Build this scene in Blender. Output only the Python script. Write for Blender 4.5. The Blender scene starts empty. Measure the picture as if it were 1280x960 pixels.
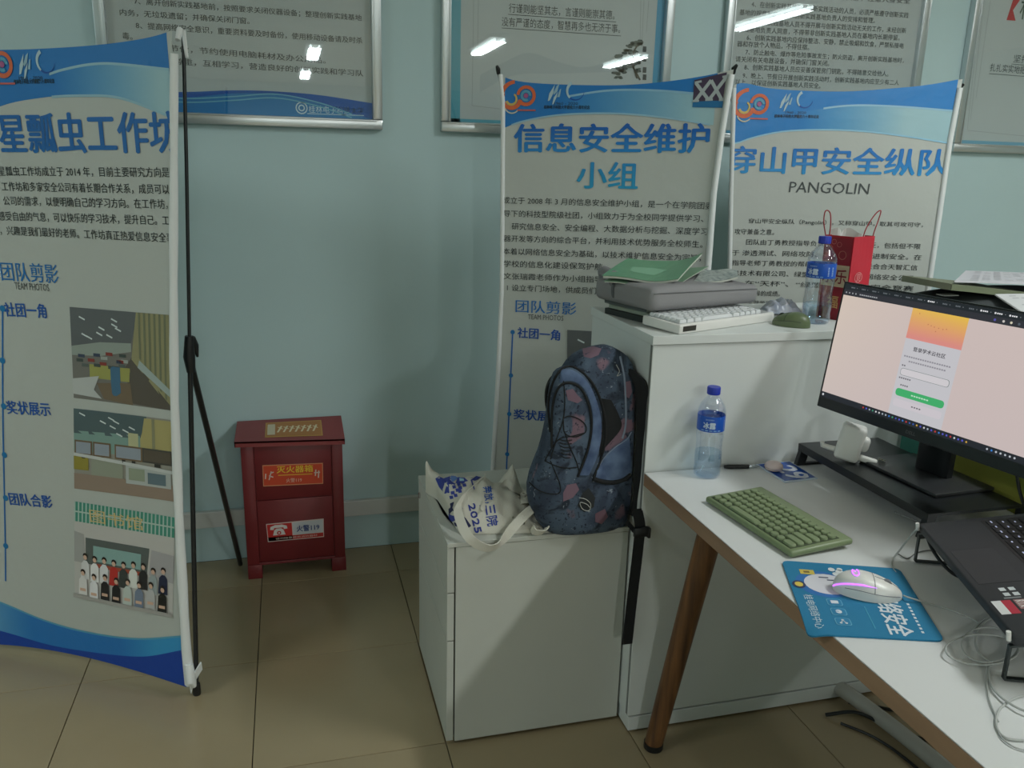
import bpy, bmesh, math, random
from mathutils import Vector, Matrix
from mathutils.bvhtree import BVHTree
random.seed(7)
SC = bpy.context.scene
COL = SC.collection
# ---------------------------------------------------------------- camera
YAW, PITCH, ROLL, FPX, CH = 0.26674, 0.2572, -0.0254, 1032.0, 1.47
cy, sy, cp, sp = math.cos(YAW), math.sin(YAW), math.cos(PITCH), math.sin(PITCH)
FW = Vector((sy*cp, cy*cp, -sp)); R0 = Vector((cy, -sy, 0)); D0 = FW.cross(R0)
RT = math.cos(ROLL)*R0 + math.sin(ROLL)*D0
DN = -math.sin(ROLL)*R0 + math.cos(ROLL)*D0
CAM = Vector((0, 0, CH))
cd = bpy.data.cameras.new('camera'); cam = bpy.data.objects.new('camera', cd); COL.objects.link(cam)
cd.sensor_width = 36; cd.lens = FPX/1280*36; cd.clip_start = 0.02
m3 = Matrix((RT, -DN, -FW)).transposed()
cam.matrix_world = Matrix.Translation(CAM) @ m3.to_4x4()
SC.camera = cam
SC.view_settings.view_transform = 'Standard'; SC.view_settings.look = 'None'
SC.view_settings.gamma = 1; SC.view_settings.use_curve_mapping = False
SC.view_settings.exposure = -0.2
# ---------------------------------------------------------------- world
w = bpy.data.worlds.new('world'); SC.world = w; w.use_nodes = True
w.node_tree.nodes['Background'].inputs[0].default_value = (0.75, 0.85, 0.9, 1)
w.node_tree.nodes['Background'].inputs[1].default_value = 0.3
# ceiling tubes of the room, the last pair added as fill light: (x, y, power)
CEIL = 2.9
LAMP_K = 4.4
LAMP_COL = (0.96, 1.0, 0.985)
LAMPS = [(2.36, 0.7, 9.8), (2.36, -4.1, 18), (0.42, -5.6, 23), (0.38, -8.4, 17), (4.3, -1.2, 3), (4.3, -4.6, 9), (2.36, -7.6, 12), (-2.6, 0.6, 7), (5.6, 1.4, 2)]

# measuring: a photograph pixel to the place it shows
def ray(x, y): return FW + (x-640)/FPX*RT + (y-480)/FPX*DN
def onz(x, y, z):
    v = ray(x, y); return CAM + v*((z-CH)/v.z)
def ony(x, y, Y):
    v = ray(x, y); return CAM + v*(Y/v.y)
def onx(x, y, X):
    v = ray(x, y); return CAM + v*(X/v.x)

# ---------------------------------------------------------------- materials
def lin(c):
    return tuple(((v/255)/12.92 if v/255 <= .04045 else ((v/255+.055)/1.055)**2.4) for v in c)
MATS = {}
def mat(name, rgb=(200, 200, 200), rough=.5, metal=0, noise=0, nscale=8, bump=0, bscale=60, spec=.5, emit=0, attr=False, coat=0, rgb2=None, stretch=None, bdist=.002):
    if name in MATS: return MATS[name]
    m = bpy.data.materials.new(name); m.use_nodes = True; nt = m.node_tree; N = nt.nodes; L = nt.links
    b = N['Principled BSDF']; c = lin(rgb)
    b.inputs['Base Color'].default_value = (*c, 1); b.inputs['Roughness'].default_value = rough
    b.inputs['Metallic'].default_value = metal; b.inputs['Specular IOR Level'].default_value = spec
    if coat: b.inputs['Coat Weight'].default_value = coat; b.inputs['Coat Roughness'].default_value = .05
    tc = N.new('ShaderNodeTexCoord'); src = tc.outputs['Object']
    if stretch:
        mp = N.new('ShaderNodeMapping'); mp.inputs['Scale'].default_value = stretch; L.new(src, mp.inputs[0]); src = mp.outputs[0]
    if attr:
        a = N.new('ShaderNodeAttribute'); a.attribute_name = 'Col'
        L.new(a.outputs['Color'], b.inputs['Base Color'])
        if emit:
            L.new(a.outputs['Color'], b.inputs['Emission Color']); b.inputs['Emission Strength'].default_value = emit
            b.inputs['Base Color'].default_value = (0, 0, 0, 1); L.remove(b.inputs['Base Color'].links[0])
            b.inputs['Base Color'].default_value = (.01, .01, .01, 1)
    elif emit:
        b.inputs['Emission Color'].default_value = (*c, 1); b.inputs['Emission Strength'].default_value = emit
    if noise or rgb2:
        n = N.new('ShaderNodeTexNoise'); n.inputs['Scale'].default_value = nscale; n.inputs['Detail'].default_value = 5
        L.new(src, n.inputs['Vector'])
        mx = N.new('ShaderNodeMix'); mx.data_type = 'RGBA'
        c2 = lin(rgb2) if rgb2 else tuple(v*(1-noise) for v in c)
        mx.inputs[6].default_value = (*c, 1); mx.inputs[7].default_value = (*c2, 1)
        rp = N.new('ShaderNodeValToRGB'); rp.color_ramp.elements[0].position = .35; rp.color_ramp.elements[1].position = .65
        L.new(n.outputs[0], rp.inputs[0]); L.new(rp.outputs[0], mx.inputs[0]); L.new(mx.outputs[2], b.inputs['Base Color'])
    if bump:
        n2 = N.new('ShaderNodeTexNoise'); n2.inputs['Scale'].default_value = bscale; n2.inputs['Detail'].default_value = 4
        L.new(src, n2.inputs['Vector'])
        bp = N.new('ShaderNodeBump'); bp.inputs['Strength'].default_value = bump; bp.inputs['Distance'].default_value = bdist
        L.new(n2.outputs[0], bp.inputs['Height']); L.new(bp.outputs[0], b.inputs['Normal'])
    MATS[name] = m; return m
def clear(name, rgb=(225, 235, 245), alpha=.22, rough=.04):
    if name in MATS: return MATS[name]
    m = bpy.data.materials.new(name); m.use_nodes = True; nt = m.node_tree; N = nt.nodes; L = nt.links
    N.remove(N['Principled BSDF']); out = N['Material Output']
    t = N.new('ShaderNodeBsdfTransparent'); t.inputs[0].default_value = (*lin(rgb), 1)
    g = N.new('ShaderNodeBsdfGlossy'); g.inputs['Roughness'].default_value = rough; g.inputs[0].default_value = (.9, .95, 1, 1)
    f = N.new('ShaderNodeLayerWeight'); f.inputs[0].default_value = .5
    pw = N.new('ShaderNodeMath'); pw.operation = 'POWER'; pw.inputs[1].default_value = 4.0; L.new(f.outputs['Facing'], pw.inputs[0])
    ad = N.new('ShaderNodeMath'); ad.operation = 'MULTIPLY_ADD'; ad.inputs[1].default_value = .9; ad.inputs[2].default_value = .035+alpha*.2; L.new(pw.outputs[0], ad.inputs[0])
    mx = N.new('ShaderNodeMixShader'); L.new(ad.outputs[0], mx.inputs[0]); L.new(t.outputs[0], mx.inputs[1]); L.new(g.outputs[0], mx.inputs[2])
    L.new(mx.outputs[0], out.inputs[0]); MATS[name] = m; return m

wall_m = mat('wall_paint', (188, 214, 217), .6, noise=.05, nscale=1.3, bump=.15, bscale=40)
white_lam = mat('white_laminate', (214, 219, 217), .42, noise=.03, nscale=3)
white_lam2 = mat('white_laminate_desk', (214, 217, 217), .38)
alu = mat('brushed_aluminium', (205, 210, 212), .28, metal=.85, bump=.1, bscale=300)
black_p = mat('black_plastic', (22, 25, 27), .45)
black_s = mat('black_satin', (30, 33, 35), .3)
black_f = mat('black_webbing', (17, 20, 22), .85, bump=.4, bscale=500)
white_p = mat('white_plastic', (222, 222, 218), .35)
vinyl = mat('banner_vinyl', (186, 191, 186), .3, bump=.35, bscale=22, bdist=.004)
vinyl_white = mat('banner_hem_vinyl', (226, 230, 230), .35, bump=.3, bscale=30)
vprint = mat('banner_print', rough=.3, attr=True, bump=.35, bscale=22, bdist=.004)
paper = mat('poster_paper', (200, 205, 205), .6)
pprint = mat('poster_print', rough=.55, attr=True)
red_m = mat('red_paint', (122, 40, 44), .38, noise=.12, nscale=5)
chrome = mat('chrome', (200, 200, 200), .15, metal=1)

# ---------------------------------------------------------------- mesh helpers
class MB:
    def __init__(s): s.v = []; s.f = []
    def add(s, v, f):
        o = len(s.v); s.v += [Vector(p) for p in v]; s.f += [[i+o for i in q] for q in f]; return s
    def box(s, x0, x1, y0, y1, z0, z1, bev=0, seg=2, M=None):
        bm = bmesh.new(); bmesh.ops.create_cube(bm, size=1)
        for v in bm.verts: v.co = Vector(((x0+x1)/2+v.co.x*(x1-x0), (y0+y1)/2+v.co.y*(y1-y0), (z0+z1)/2+v.co.z*(z1-z0)))
        if bev: bmesh.ops.bevel(bm, geom=bm.edges[:], offset=bev, segments=seg, profile=.5, affect='EDGES')
        return s.bm(bm, M)
    def bm(s, bm, M=None):
        if M is not None: bmesh.ops.transform(bm, matrix=M, verts=bm.verts)
        bm.verts.index_update()
        s.add([v.co.copy() for v in bm.verts], [[v.index for v in f.verts] for f in bm.faces]); bm.free(); return s
    def tube(s, pts, r, n=8, cap=True, flat=1.0):
        pts = [Vector(p) for p in pts]; k = len(pts); rr = r if isinstance(r, (list, tuple)) else [r]*k
        ref = None; rings = []
        for i, p in enumerate(pts):
            t = (pts[min(i+1, k-1)]-pts[max(i-1, 0)]).normalized()
            if ref is None: ref = t.orthogonal().normalized()
            ref = (ref - t*ref.dot(t)).normalized(); b = t.cross(ref)
            rings.append([p + (ref*math.cos(a)*flat + b*math.sin(a))*rr[i] for a in [2*math.pi*j/n for j in range(n)]])
        v = [q for g in rings for q in g]; f = []
        for i in range(k-1):
            for j in range(n): f.append([i*n+j, i*n+(j+1) % n, (i+1)*n+(j+1) % n, (i+1)*n+j])
        if cap: f.append(list(range(n))[::-1]); f.append([(k-1)*n+j for j in range(n)])
        return s.add(v, f)
    def lathe(s, c, prof, n=32, ax=(0, 0, 1), capb=True, capt=True, ribs=0, rib=0):
        ax = Vector(ax).normalized(); u = ax.orthogonal().normalized(); w_ = ax.cross(u); c = Vector(c); v = []; f = []
        for (r, h) in prof:
            for j in range(n):
                a = 2*math.pi*j/n; q = r*(1+rib*math.cos(ribs*a)) if ribs else r
                v.append(c + ax*h + (u*math.cos(a)+w_*math.sin(a))*q)
        for i in range(len(prof)-1):
            for j in range(n): f.append([i*n+j, i*n+(j+1) % n, (i+1)*n+(j+1) % n, (i+1)*n+j])
        if capb: f.append(list(range(n))[::-1])
        if capt: f.append([(len(prof)-1)*n+j for j in range(n)])
        return s.add(v, f)
    def loft(s, rings, close=True):
        n = len(rings[0]); v = [p for g in rings for p in g]; f = []
        for i in range(len(rings)-1):
            for j in range(n): f.append([i*n+j, i*n+(j+1) % n, (i+1)*n+(j+1) % n, (i+1)*n+j])
        if close: f.append(list(range(n))[::-1]); f.append([(len(rings)-1)*n+j for j in range(n)])
        return s.add(v, f)
    def grid(s, fn, nu, nv):
        v = [fn(i/nu, j/nv) for i in range(nu+1) for j in range(nv+1)]
        return s.add(v, [[i*(nv+1)+j, (i+1)*(nv+1)+j, (i+1)*(nv+1)+j+1, i*(nv+1)+j+1] for i in range(nu) for j in range(nv)])
    def slab(s, fn, nu, nv, th):   # thick sheet: fn gives the upper face, th a downward vector or callable
        t = th if callable(th) else (lambda u, v: Vector(th))
        a = [Vector(fn(i/nu, j/nv)) for i in range(nu+1) for j in range(nv+1)]
        b = [Vector(fn(i/nu, j/nv))+t(i/nu, j/nv) for i in range(nu+1) for j in range(nv+1)]
        W = nv+1; K = len(a); f = []
        for i in range(nu):
            for j in range(nv):
                q = [i*W+j, (i+1)*W+j, (i+1)*W+j+1, i*W+j+1]; f.append(q); f.append([x+K for x in q[::-1]])
        for i in range(nu):
            f.append([i*W, i*W+K, (i+1)*W+K, (i+1)*W]); f.append([i*W+nv, (i+1)*W+nv, (i+1)*W+nv+K, i*W+nv+K])
        for j in range(nv):
            f.append([j, j+1, j+1+K, j+K]); f.append([nu*W+j, nu*W+j+K, nu*W+j+1+K, nu*W+j+1])
        return s.add(a+b, f)
    def ribbon(s, pts, width, th=.0015, up=(0, 0, 1), side=None):
        pts = [Vector(p) for p in pts]; k = len(pts); rings = []
        for i, p in enumerate(pts):
            t = (pts[min(i+1, k-1)]-pts[max(i-1, 0)]).normalized()
            sd = Vector(side[i] if isinstance(side, list) else side).normalized() if side is not None else t.cross(Vector(up)).normalized()
            nrm = sd.cross(t).normalized(); a = sd*width/2; b = nrm*th/2
            rings.append([p-a-b, p+a-b, p+a+b, p-a+b])
        return s.loft(rings)
    def build(s, name, m, parent=None, smooth=False, kind=None, label=None, org=None, sub=0):
        o_ = Vector(org) if org is not None else (wloc(parent) if parent else Vector((0, 0, 0)))
        me = bpy.data.meshes.new(name); me.from_pydata([p-o_ for p in s.v], [], s.f); me.update()
        bm = bmesh.new(); bm.from_mesh(me); bmesh.ops.recalc_face_normals(bm, faces=bm.faces); bm.to_mesh(me); bm.free()
        me.materials.append(m)
        if smooth:
            me.polygons.foreach_set('use_smooth', [True]*len(me.polygons))
            try: me.set_sharp_from_angle(angle=math.radians(smooth if smooth > 1 else 40))
            except Exception: pass
        o = bpy.data.objects.new(name, me); COL.objects.link(o)
        if parent: o.parent = parent
        else: o.location = o_
        if parent and org is not None: o.location = o_ - wloc(parent)
        if kind: o['kind'] = kind
        if label: o['label'] = label
        if sub: mm = o.modifiers.new('sub', 'SUBSURF'); mm.levels = sub; mm.render_levels = sub
        return o
def wloc(o):
    l = Vector(o.location)
    while o.parent: o = o.parent; l += o.location
    return l
def thing(name, label, cat, loc, group=None):
    o = bpy.data.objects.new(name, None); COL.objects.link(o); o.location = loc; o.empty_display_size = .05
    o['label'] = label; o['category'] = cat
    if group: o['group'] = group
    return o
def tag(o, label, cat, group=None):
    o['label'] = label; o['category'] = cat
    if group: o['group'] = group
    return o
def bez(pts, n=8):   # Catmull-Rom
    P = [Vector(p) for p in pts]; P = [P[0]*2-P[1]]+P+[P[-1]*2-P[-2]]; out = []
    for i in range(1, len(P)-2):
        for k in range(n):
            t = k/n; a, b, c, d = P[i-1:i+3]
            out.append(.5*((2*b)+(c-a)*t+(2*a-5*b+4*c-d)*t*t+(3*b-a-3*c+d)*t**3))
    out.append(P[-2]); return out
def interp(tab, x):
    if x <= tab[0][0]: return tab[0][1]
    for (a, p), (b, q) in zip(tab, tab[1:]):
        if x <= b: return p+(q-p)*(x-a)/(b-a)
    return tab[-1][1]
def sinterp(tab, x):
    if x <= tab[0][0]: return tab[0][1]
    for i, ((a, p), (b, q)) in enumerate(zip(tab, tab[1:])):
        if x <= b:
            m0 = (q-tab[i-1][1])/(b-tab[i-1][0]) if i > 0 else (q-p)/(b-a)
            m1 = (tab[i+2][1]-p)/(tab[i+2][0]-a) if i+2 < len(tab) else (q-p)/(b-a)
            t = (x-a)/(b-a); h = b-a
            return (2*t**3-3*t*t+1)*p+(t**3-2*t*t+t)*h*m0+(-2*t**3+3*t*t)*q+(t**3-t*t)*h*m1
    return tab[-1][1]

# ---------------------------------------------------------------- lettering and flat print
TMP = bpy.data.scenes.new('type_setting'); GC = {}
def glyphs(s, bold=0):
    if (s, bold) in GC: return GC[(s, bold)]
    c = bpy.data.curves.new('t', 'FONT'); c.body = s; c.resolution_u = 2; c.offset = bold
    o = bpy.data.objects.new('t', c); TMP.collection.objects.link(o)
    with bpy.context.temp_override(scene=TMP, view_layer=TMP.view_layers[0]):
        dg = bpy.context.evaluated_depsgraph_get(); dg.update()
    m = o.evaluated_get(dg).to_mesh()
    V = [(v.co.x, v.co.y) for v in m.vertices]; F = [list(p.vertices) for p in m.polygons]
    o.evaluated_get(dg).to_mesh_clear(); bpy.data.objects.remove(o); bpy.data.curves.remove(c)
    GC[(s, bold)] = (V, F); return V, F
def clip_poly(P, axis, val, keep):
    out = []
    for i in range(len(P)):
        a, b = P[i-1], P[i]; ia = (a[axis]-val)*keep >= 0; ib = (b[axis]-val)*keep >= 0
        if ia != ib:
            t = (val-a[axis])/(b[axis]-a[axis]); out.append(tuple(a[k]+(b[k]-a[k])*t for k in range(2)))
        if ib: out.append(b)
    return out
class Print:
    def __init__(s, fn, cl=None): s.cl = cl; s.fn = fn; s.v = []; s.f = []; s.c = []
    def poly(s, P, col, layer=1):
        if s.cl and P: P = clip_poly(P, 0, s.cl[0], 1); P = clip_poly(P, 0, s.cl[1], -1) if P else P
        if len(P) < 3: return
        G = .06
        for ax in (0, 1):
            lo, hi = min(p[ax] for p in P), max(p[ax] for p in P)
            if hi-lo > G*1.6 and hi-lo < 3:
                n = math.ceil((hi-lo)/G)
                for i in range(n):
                    a, b = lo+(hi-lo)*i/n, lo+(hi-lo)*(i+1)/n
                    Q = clip_poly(clip_poly(P, ax, a, 1), ax, b, -1) if n > 1 else P
                    if len(Q) > 2: s.poly(Q, col, layer)
                return
        o = len(s.v)
        for i, p in enumerate(P):
            s.v.append(s.fn(p[0], p[1], layer)); s.c.append(lin(col(p[0], p[1]) if callable(col) else col))
        s.f.append(list(range(o, o+len(P))))
    def rect(s, x0, x1, z0, z1, col, layer=1): s.poly([(x0, z0), (x1, z0), (x1, z1), (x0, z1)], col, layer)
    def disc(s, x, z, r, col, layer=1, n=14, ry=None):
        ry = ry or r; s.poly([(x+r*math.cos(2*math.pi*i/n), z+ry*math.sin(2*math.pi*i/n)) for i in range(n)], col, layer)
    def arc(s, x, z, r, wd, a0, a1, col, layer=1, n=16, ry=None, w1=None):
        q = (ry or r)/r; w1 = wd if w1 is None else w1
        for i in range(n):
            t0, t1 = i/n, (i+1)/n; P = []
            for t, sg in ((t0, -1), (t1, -1), (t1, 1), (t0, 1)):
                a = math.radians(a0+(a1-a0)*t); rr = r+sg*(wd+(w1-wd)*t)/2
                P.append((x+rr*math.cos(a), z+rr*math.sin(a)*q))
            s.poly(P, col, layer)
    def line(s, p, q, wd, col, layer=1):
        dx, dy = q[0]-p[0], q[1]-p[1]; l = math.hypot(dx, dy) or 1; nx, ny = -dy/l*wd/2, dx/l*wd/2
        s.poly([(p[0]-nx, p[1]-ny), (q[0]-nx, q[1]-ny), (q[0]+nx, q[1]+ny), (p[0]+nx, p[1]+ny)], col, layer)
    def strip(s, top, bot, x0, x1, n, m, col, layer=1):
        for i in range(n):
            xa, xb = x0+(x1-x0)*i/n, x0+(x1-x0)*(i+1)/n; ta, tb, ba, bb = top(xa), top(xb), bot(xa), bot(xb)
            for j in range(m):
                u, v = j/m, (j+1)/m
                if ta-ba <= 0 and tb-bb <= 0: continue
                s.poly([(xa, ba+(ta-ba)*u), (xb, bb+(tb-bb)*u), (xb, bb+(tb-bb)*v), (xa, ba+(ta-ba)*v)], col, layer)
    def text(s, st, p0, p1, h, col, layer=2, bold=0, clip=None, shear=0):
        V, F = glyphs(st, 0)
        if not V: return
        if bold:
            b = bold*h*1.25; g = s.cl
            for k_, (dx, dz) in enumerate(((-b, 0), (b, 0), (0, b*.6), (0, -b*.6)) if bold > .015 else ((b*1.2, 0),)):
                s.text(st, (p0[0]+dx, p0[1]+dz), (p1[0]+dx, p1[1]+dz), h, col, layer+.15*(k_+1), 0, clip, shear)
        x0 = min(v[0] for v in V); x1 = max(v[0] for v in V); y0 = min(v[1] for v in V); y1 = max(v[1] for v in V)
        dx, dz = p1[0]-p0[0], p1[1]-p0[1]; L_ = math.hypot(dx, dz); ux, uz = dx/L_, dz/L_
        def T(v):
            a = (v[0]-x0)/(x1-x0)*L_; b = (v[1]-y0)/(y1-y0)*h; a += b*shear
            return (p0[0]+a*ux-b*uz, p0[1]+a*uz+b*ux)
        for f in F:
            P = [T(V[i]) for i in f]
            if clip:
                P = clip_poly(P, 0, clip[0], 1); P = clip_poly(P, 0, clip[1], -1) if P else P
            s.poly(P, col, layer)
    def build(s, name, m, parent=None, label=None, org=None):
        o_ = Vector(org) if org is not None else (wloc(parent) if parent else Vector((0, 0, 0)))
        me = bpy.data.meshes.new(name); me.from_pydata([Vector(p)-o_ for p in s.v], [], s.f); me.update()
        a = me.color_attributes.new('Col', 'FLOAT_COLOR', 'POINT')
        a.data.foreach_set('color', [k for c in s.c for k in (*c, 1)])
        me.materials.append(m); o = bpy.data.objects.new(name, me); COL.objects.link(o)
        if parent: o.parent = parent
        else: o.location = o_
        if label: o['label'] = label
        return o
def quadmap(tl, tr, bl, br):   # unit square onto four local points, (0,0) bottom left
    return lambda u, v: tuple((bl[k]*(1-u)+br[k]*u)*(1-v)+(tl[k]*(1-u)+tr[k]*u)*v for k in range(2))
def surf(objs):                # world-space search tree of built meshes
    vs, fs = [], []
    for o in objs:
        b = len(vs); L_ = wloc(o); vs += [v.co+L_ for v in o.data.vertices]; fs += [[i+b for i in p.vertices] for p in o.data.polygons]
    return BVHTree.FromPolygons(vs, fs)
def onto(bv, x, y, off=.001):
    v = ray(x, y).normalized(); h = bv.ray_cast(CAM, v)
    if h[0] is None:
        h = bv.find_nearest(CAM+v*2.0); 
        return h[0]-v*off
    n = h[1]; n = n if n.dot(v) < 0 else -n
    return h[0]+(n*.6-v*.4).normalized()*off
#@@SETTING
# ---------------------------------------------------------------- the room
WY = 3.04
def structure(name, mb, m, parent=None, **k): 
    o = mb.build(name, m, parent, **k)
    if not parent: o['kind'] = 'structure'
    return o
grout = mat('tile_grout', (70, 66, 56), .9)
tile_m = mat('floor_tile_glaze', (164, 149, 118), .2, noise=.12, nscale=2.2, spec=.5, bump=.04, bscale=6)
floor = structure('floor', MB().box(-3.5, 8, -11, WY+.1, -.1, -.006), grout)
TX, TY, TS = .346, 1.835, .4885
i0, i1, j0, j1 = -4, 5, -3, 2
def tile_mesh(x0, x1, y0, y1):
    return MB().box(x0+.0012, x1-.0012, y0+.0012, y1-.0012, -.02, 0, bev=.0008, seg=1)
proto = None
for i in range(i0, i1+1):
    for j in range(j0, j1+1):
        x0, y0 = TX+i*TS, TY+j*TS
        y1 = min(y0+TS, WY-.001)
        if y1-y0 > TS-.01 and proto:
            o = proto.copy(); o.location = (x0, y0, 0); COL.objects.link(o); o.parent = floor; o.name = 'floor_tile'
            o.rotation_euler = (0, 0, 0)
        else:
            o = tile_mesh(x0, x0+TS, y0, y1).build('floor_tile', tile_m, floor, org=(x0, y0, 0))
            if y1-y0 > TS-.01: proto = o
XA, XB, YA = TX+i0*TS, TX+(i1+1)*TS, TY+j0*TS
fb = MB(); fb.box(-3.5, XA, -11, WY, -.02, 0); fb.box(XB, 8, -11, WY, -.02, 0); fb.box(XA, XB, -11, YA, -.02, 0)
o = fb.build('floor_tile', tile_m, floor); o['kind'] = 'stuff'
structure('wall_back', MB().box(-3.5, 8, WY, WY+.15, 0, CEIL), wall_m)
structure('wall_left', MB().box(-3.6, -3.5, -11, WY+.15, 0, CEIL), wall_m)
structure('wall_right', MB().box(8, 8.1, -11, WY+.15, 0, CEIL), wall_m)
structure('wall_front', MB().box(-3.6, 8.1, -11.1, -11, 0, CEIL), wall_m)
structure('ceiling', MB().box(-3.6, 8.1, -11.1, WY+.15, CEIL, CEIL+.1), mat('ceiling_paint', (225, 226, 222), .8))
tr = MB().box(-3.5, 8, WY-.022, WY-.0005, .143, .2065, bev=.003)
structure('trim_1', tr, mat('trunking_plastic', (205, 208, 205), .4))

tube_m = mat('tube_glow', (235, 245, 240), emit=10)
for k, (x, y, p) in enumerate(LAMPS):
    t = thing('ceiling_light', 'twin-tube fluorescent ceiling lamp, '+['nearest the whiteish cabinets', 'second in the middle row', 'first in the left row', 'last in the left row', 'first in the right row', 'second in the right row', 'last in the middle row', 'added as fill by the left wall', 'added as fill in the far right corner'][k], 'ceiling lamp', (x, y, CEIL), 'fluorescent ceiling lamps')
    MB().box(x-.11, x+.11, y-.62, y+.62, CEIL-.05, CEIL-.0005, bev=.008).build('housing', white_p, t)
    for s in (-.05, .05):
        MB().tube([(x+s, y-.6, CEIL-.07), (x+s, y+.6, CEIL-.07)], .013, 10).build('tube', tube_m, t)
    la = bpy.data.lights.new('lamp', 'AREA'); la.shape = 'RECTANGLE'; la.size = .14; la.size_y = 1.2; la.energy = p*LAMP_K; la.color = LAMP_COL
    lo = bpy.data.objects.new('lamp', la); COL.objects.link(lo); lo.parent = t; lo.location = (0, 0, -.095)

# ---------------------------------------------------------------- framed wall posters
SHY = 3.03
glass_m = clear('poster_glazing', (250, 252, 252), alpha=.1, rough=.015)
INK = (62, 66, 68)
def poster(x0, x1, z0, z1, label, draw, sheet_m=paper):
    t = thing('wall_poster', label, 'poster', ((x0+x1)/2, SHY, z0), 'framed posters along the back wall')
    R = .034
    for (a, b, c, d) in ((x0, x1, z0, z0+R), (x0, x1, z1-R, z1), (x0, x0+R, z0+R, z1-R), (x1-R, x1, z0+R, z1-R)):
        m = MB().box(a, b, SHY-.022, WY-.001, c, d, bev=.004)
        hor = (b-a) > (d-c)
        if hor: m.box(a+.02, b-.02, SHY-.025, SHY-.02, (d-.007 if c == z0 else c+.002), (d-.002 if c == z0 else c+.007), bev=.001)
        else: m.box((b-.007 if a == x0 else a+.002), (b-.002 if a == x0 else a+.007), SHY-.025, SHY-.02, c, d, bev=.001)
        m.build('frame_rail', alu, t, smooth=True)
    MB().box(x0+R-.005, x1-R+.005, SHY, WY-.002, z0+R-.005, z1-R+.005).build('poster_sheet', sheet_m, t)
    P = Print(lambda s, z, l: (s, SHY-.0005*l, z)); draw(P, x0+R, x1-R, z0+R, z1-R); P.build('printed_text', pprint, t)
    MB().box(x0+R, x1-R, SHY-.013, SHY-.011, z0+R, z1-R).build('glazing', glass_m, t)
def W(x, y, Y=SHY): v = ony(x, y, Y); return (v.x, v.z)
def wline(P, st, a, b, h=.021, col=INK, bold=.008, **k):
    P.text(st, W(*a), W(*b), h, col, 2, bold, **k)
def swoosh(tab):
    T = sorted(W(*p) for p in tab); return lambda x: sinterp(T, x)
def draw1(P, x0, x1, z0, z1):
    for st, a, b in (("7、离开创新实践基地前，按照要求关闭仪器设备；整理创新实践基地", (168, 6), (452, 27)), ("内务，无垃圾遗留；并确保关闭门窗。", (150, 20), (312, 31)),
                     ("8、提高网络安全意识，重要资料要及时备份，使用移动设备请及时杀", (170, 36), (453, 55)), ("毒。", (153, 49), (166, 50)),
                     ("9、厉行节俭，节约使用电脑耗材及办公用品。", (168, 61), (407, 80)), ("10、相互尊重，互相学习，营造良好的创新实践和学习队", (172, 78), (454, 96)), ("伍。", (153, 92), (166, 93))):
        wline(P, st, a, b)
    top = swoosh([(128, 112), (180, 114), (228, 115), (290, 113), (340, 114), (400, 119), (465, 129)])
    P.strip(top, lambda x: z0, x0, x1, 40, 3, (30, 128, 196), 1)
    d0 = swoosh([(128, 112), (228, 115), (290, 113), (340, 114), (400, 119), (465, 129)]); d1 = swoosh([(128, 118), (228, 122), (290, 117), (340, 118), (400, 130), (430, 140), (465, 149)])
    P.strip(d0, lambda x: min(d1(x), d0(x)), x0, x1, 40, 2, lambda s, z: (20, 88, 182), 2)
    for dz in (0, .012):
        r0 = swoosh([(128, 112), (228, 122), (290, 120), (345, 117), (400, 128), (440, 142), (465, 150)])
        P.strip(lambda x: r0(x)-dz, lambda x: r0(x)-dz-.004, x0, x1-.07, 40, 1, (120, 190, 215), 3)
    wline(P, "桂林电子科技大学", (386, 141), (455, 143), .024, (215, 235, 245), .0)
    P.line(W(384, 142), W(455, 144.5), .003, (190, 220, 235), 3)
    c = W(377, 135); P.arc(c[0], c[1], .018, .004, 0, 360, (215, 235, 245), 3); P.arc(c[0], c[1], .009, .004, 0, 360, (215, 235, 245), 3)
poster(-.554, .335, 1.582, 2.78, 'silver-framed rules poster with blue wave and university name, above the red box', draw1)
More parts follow.
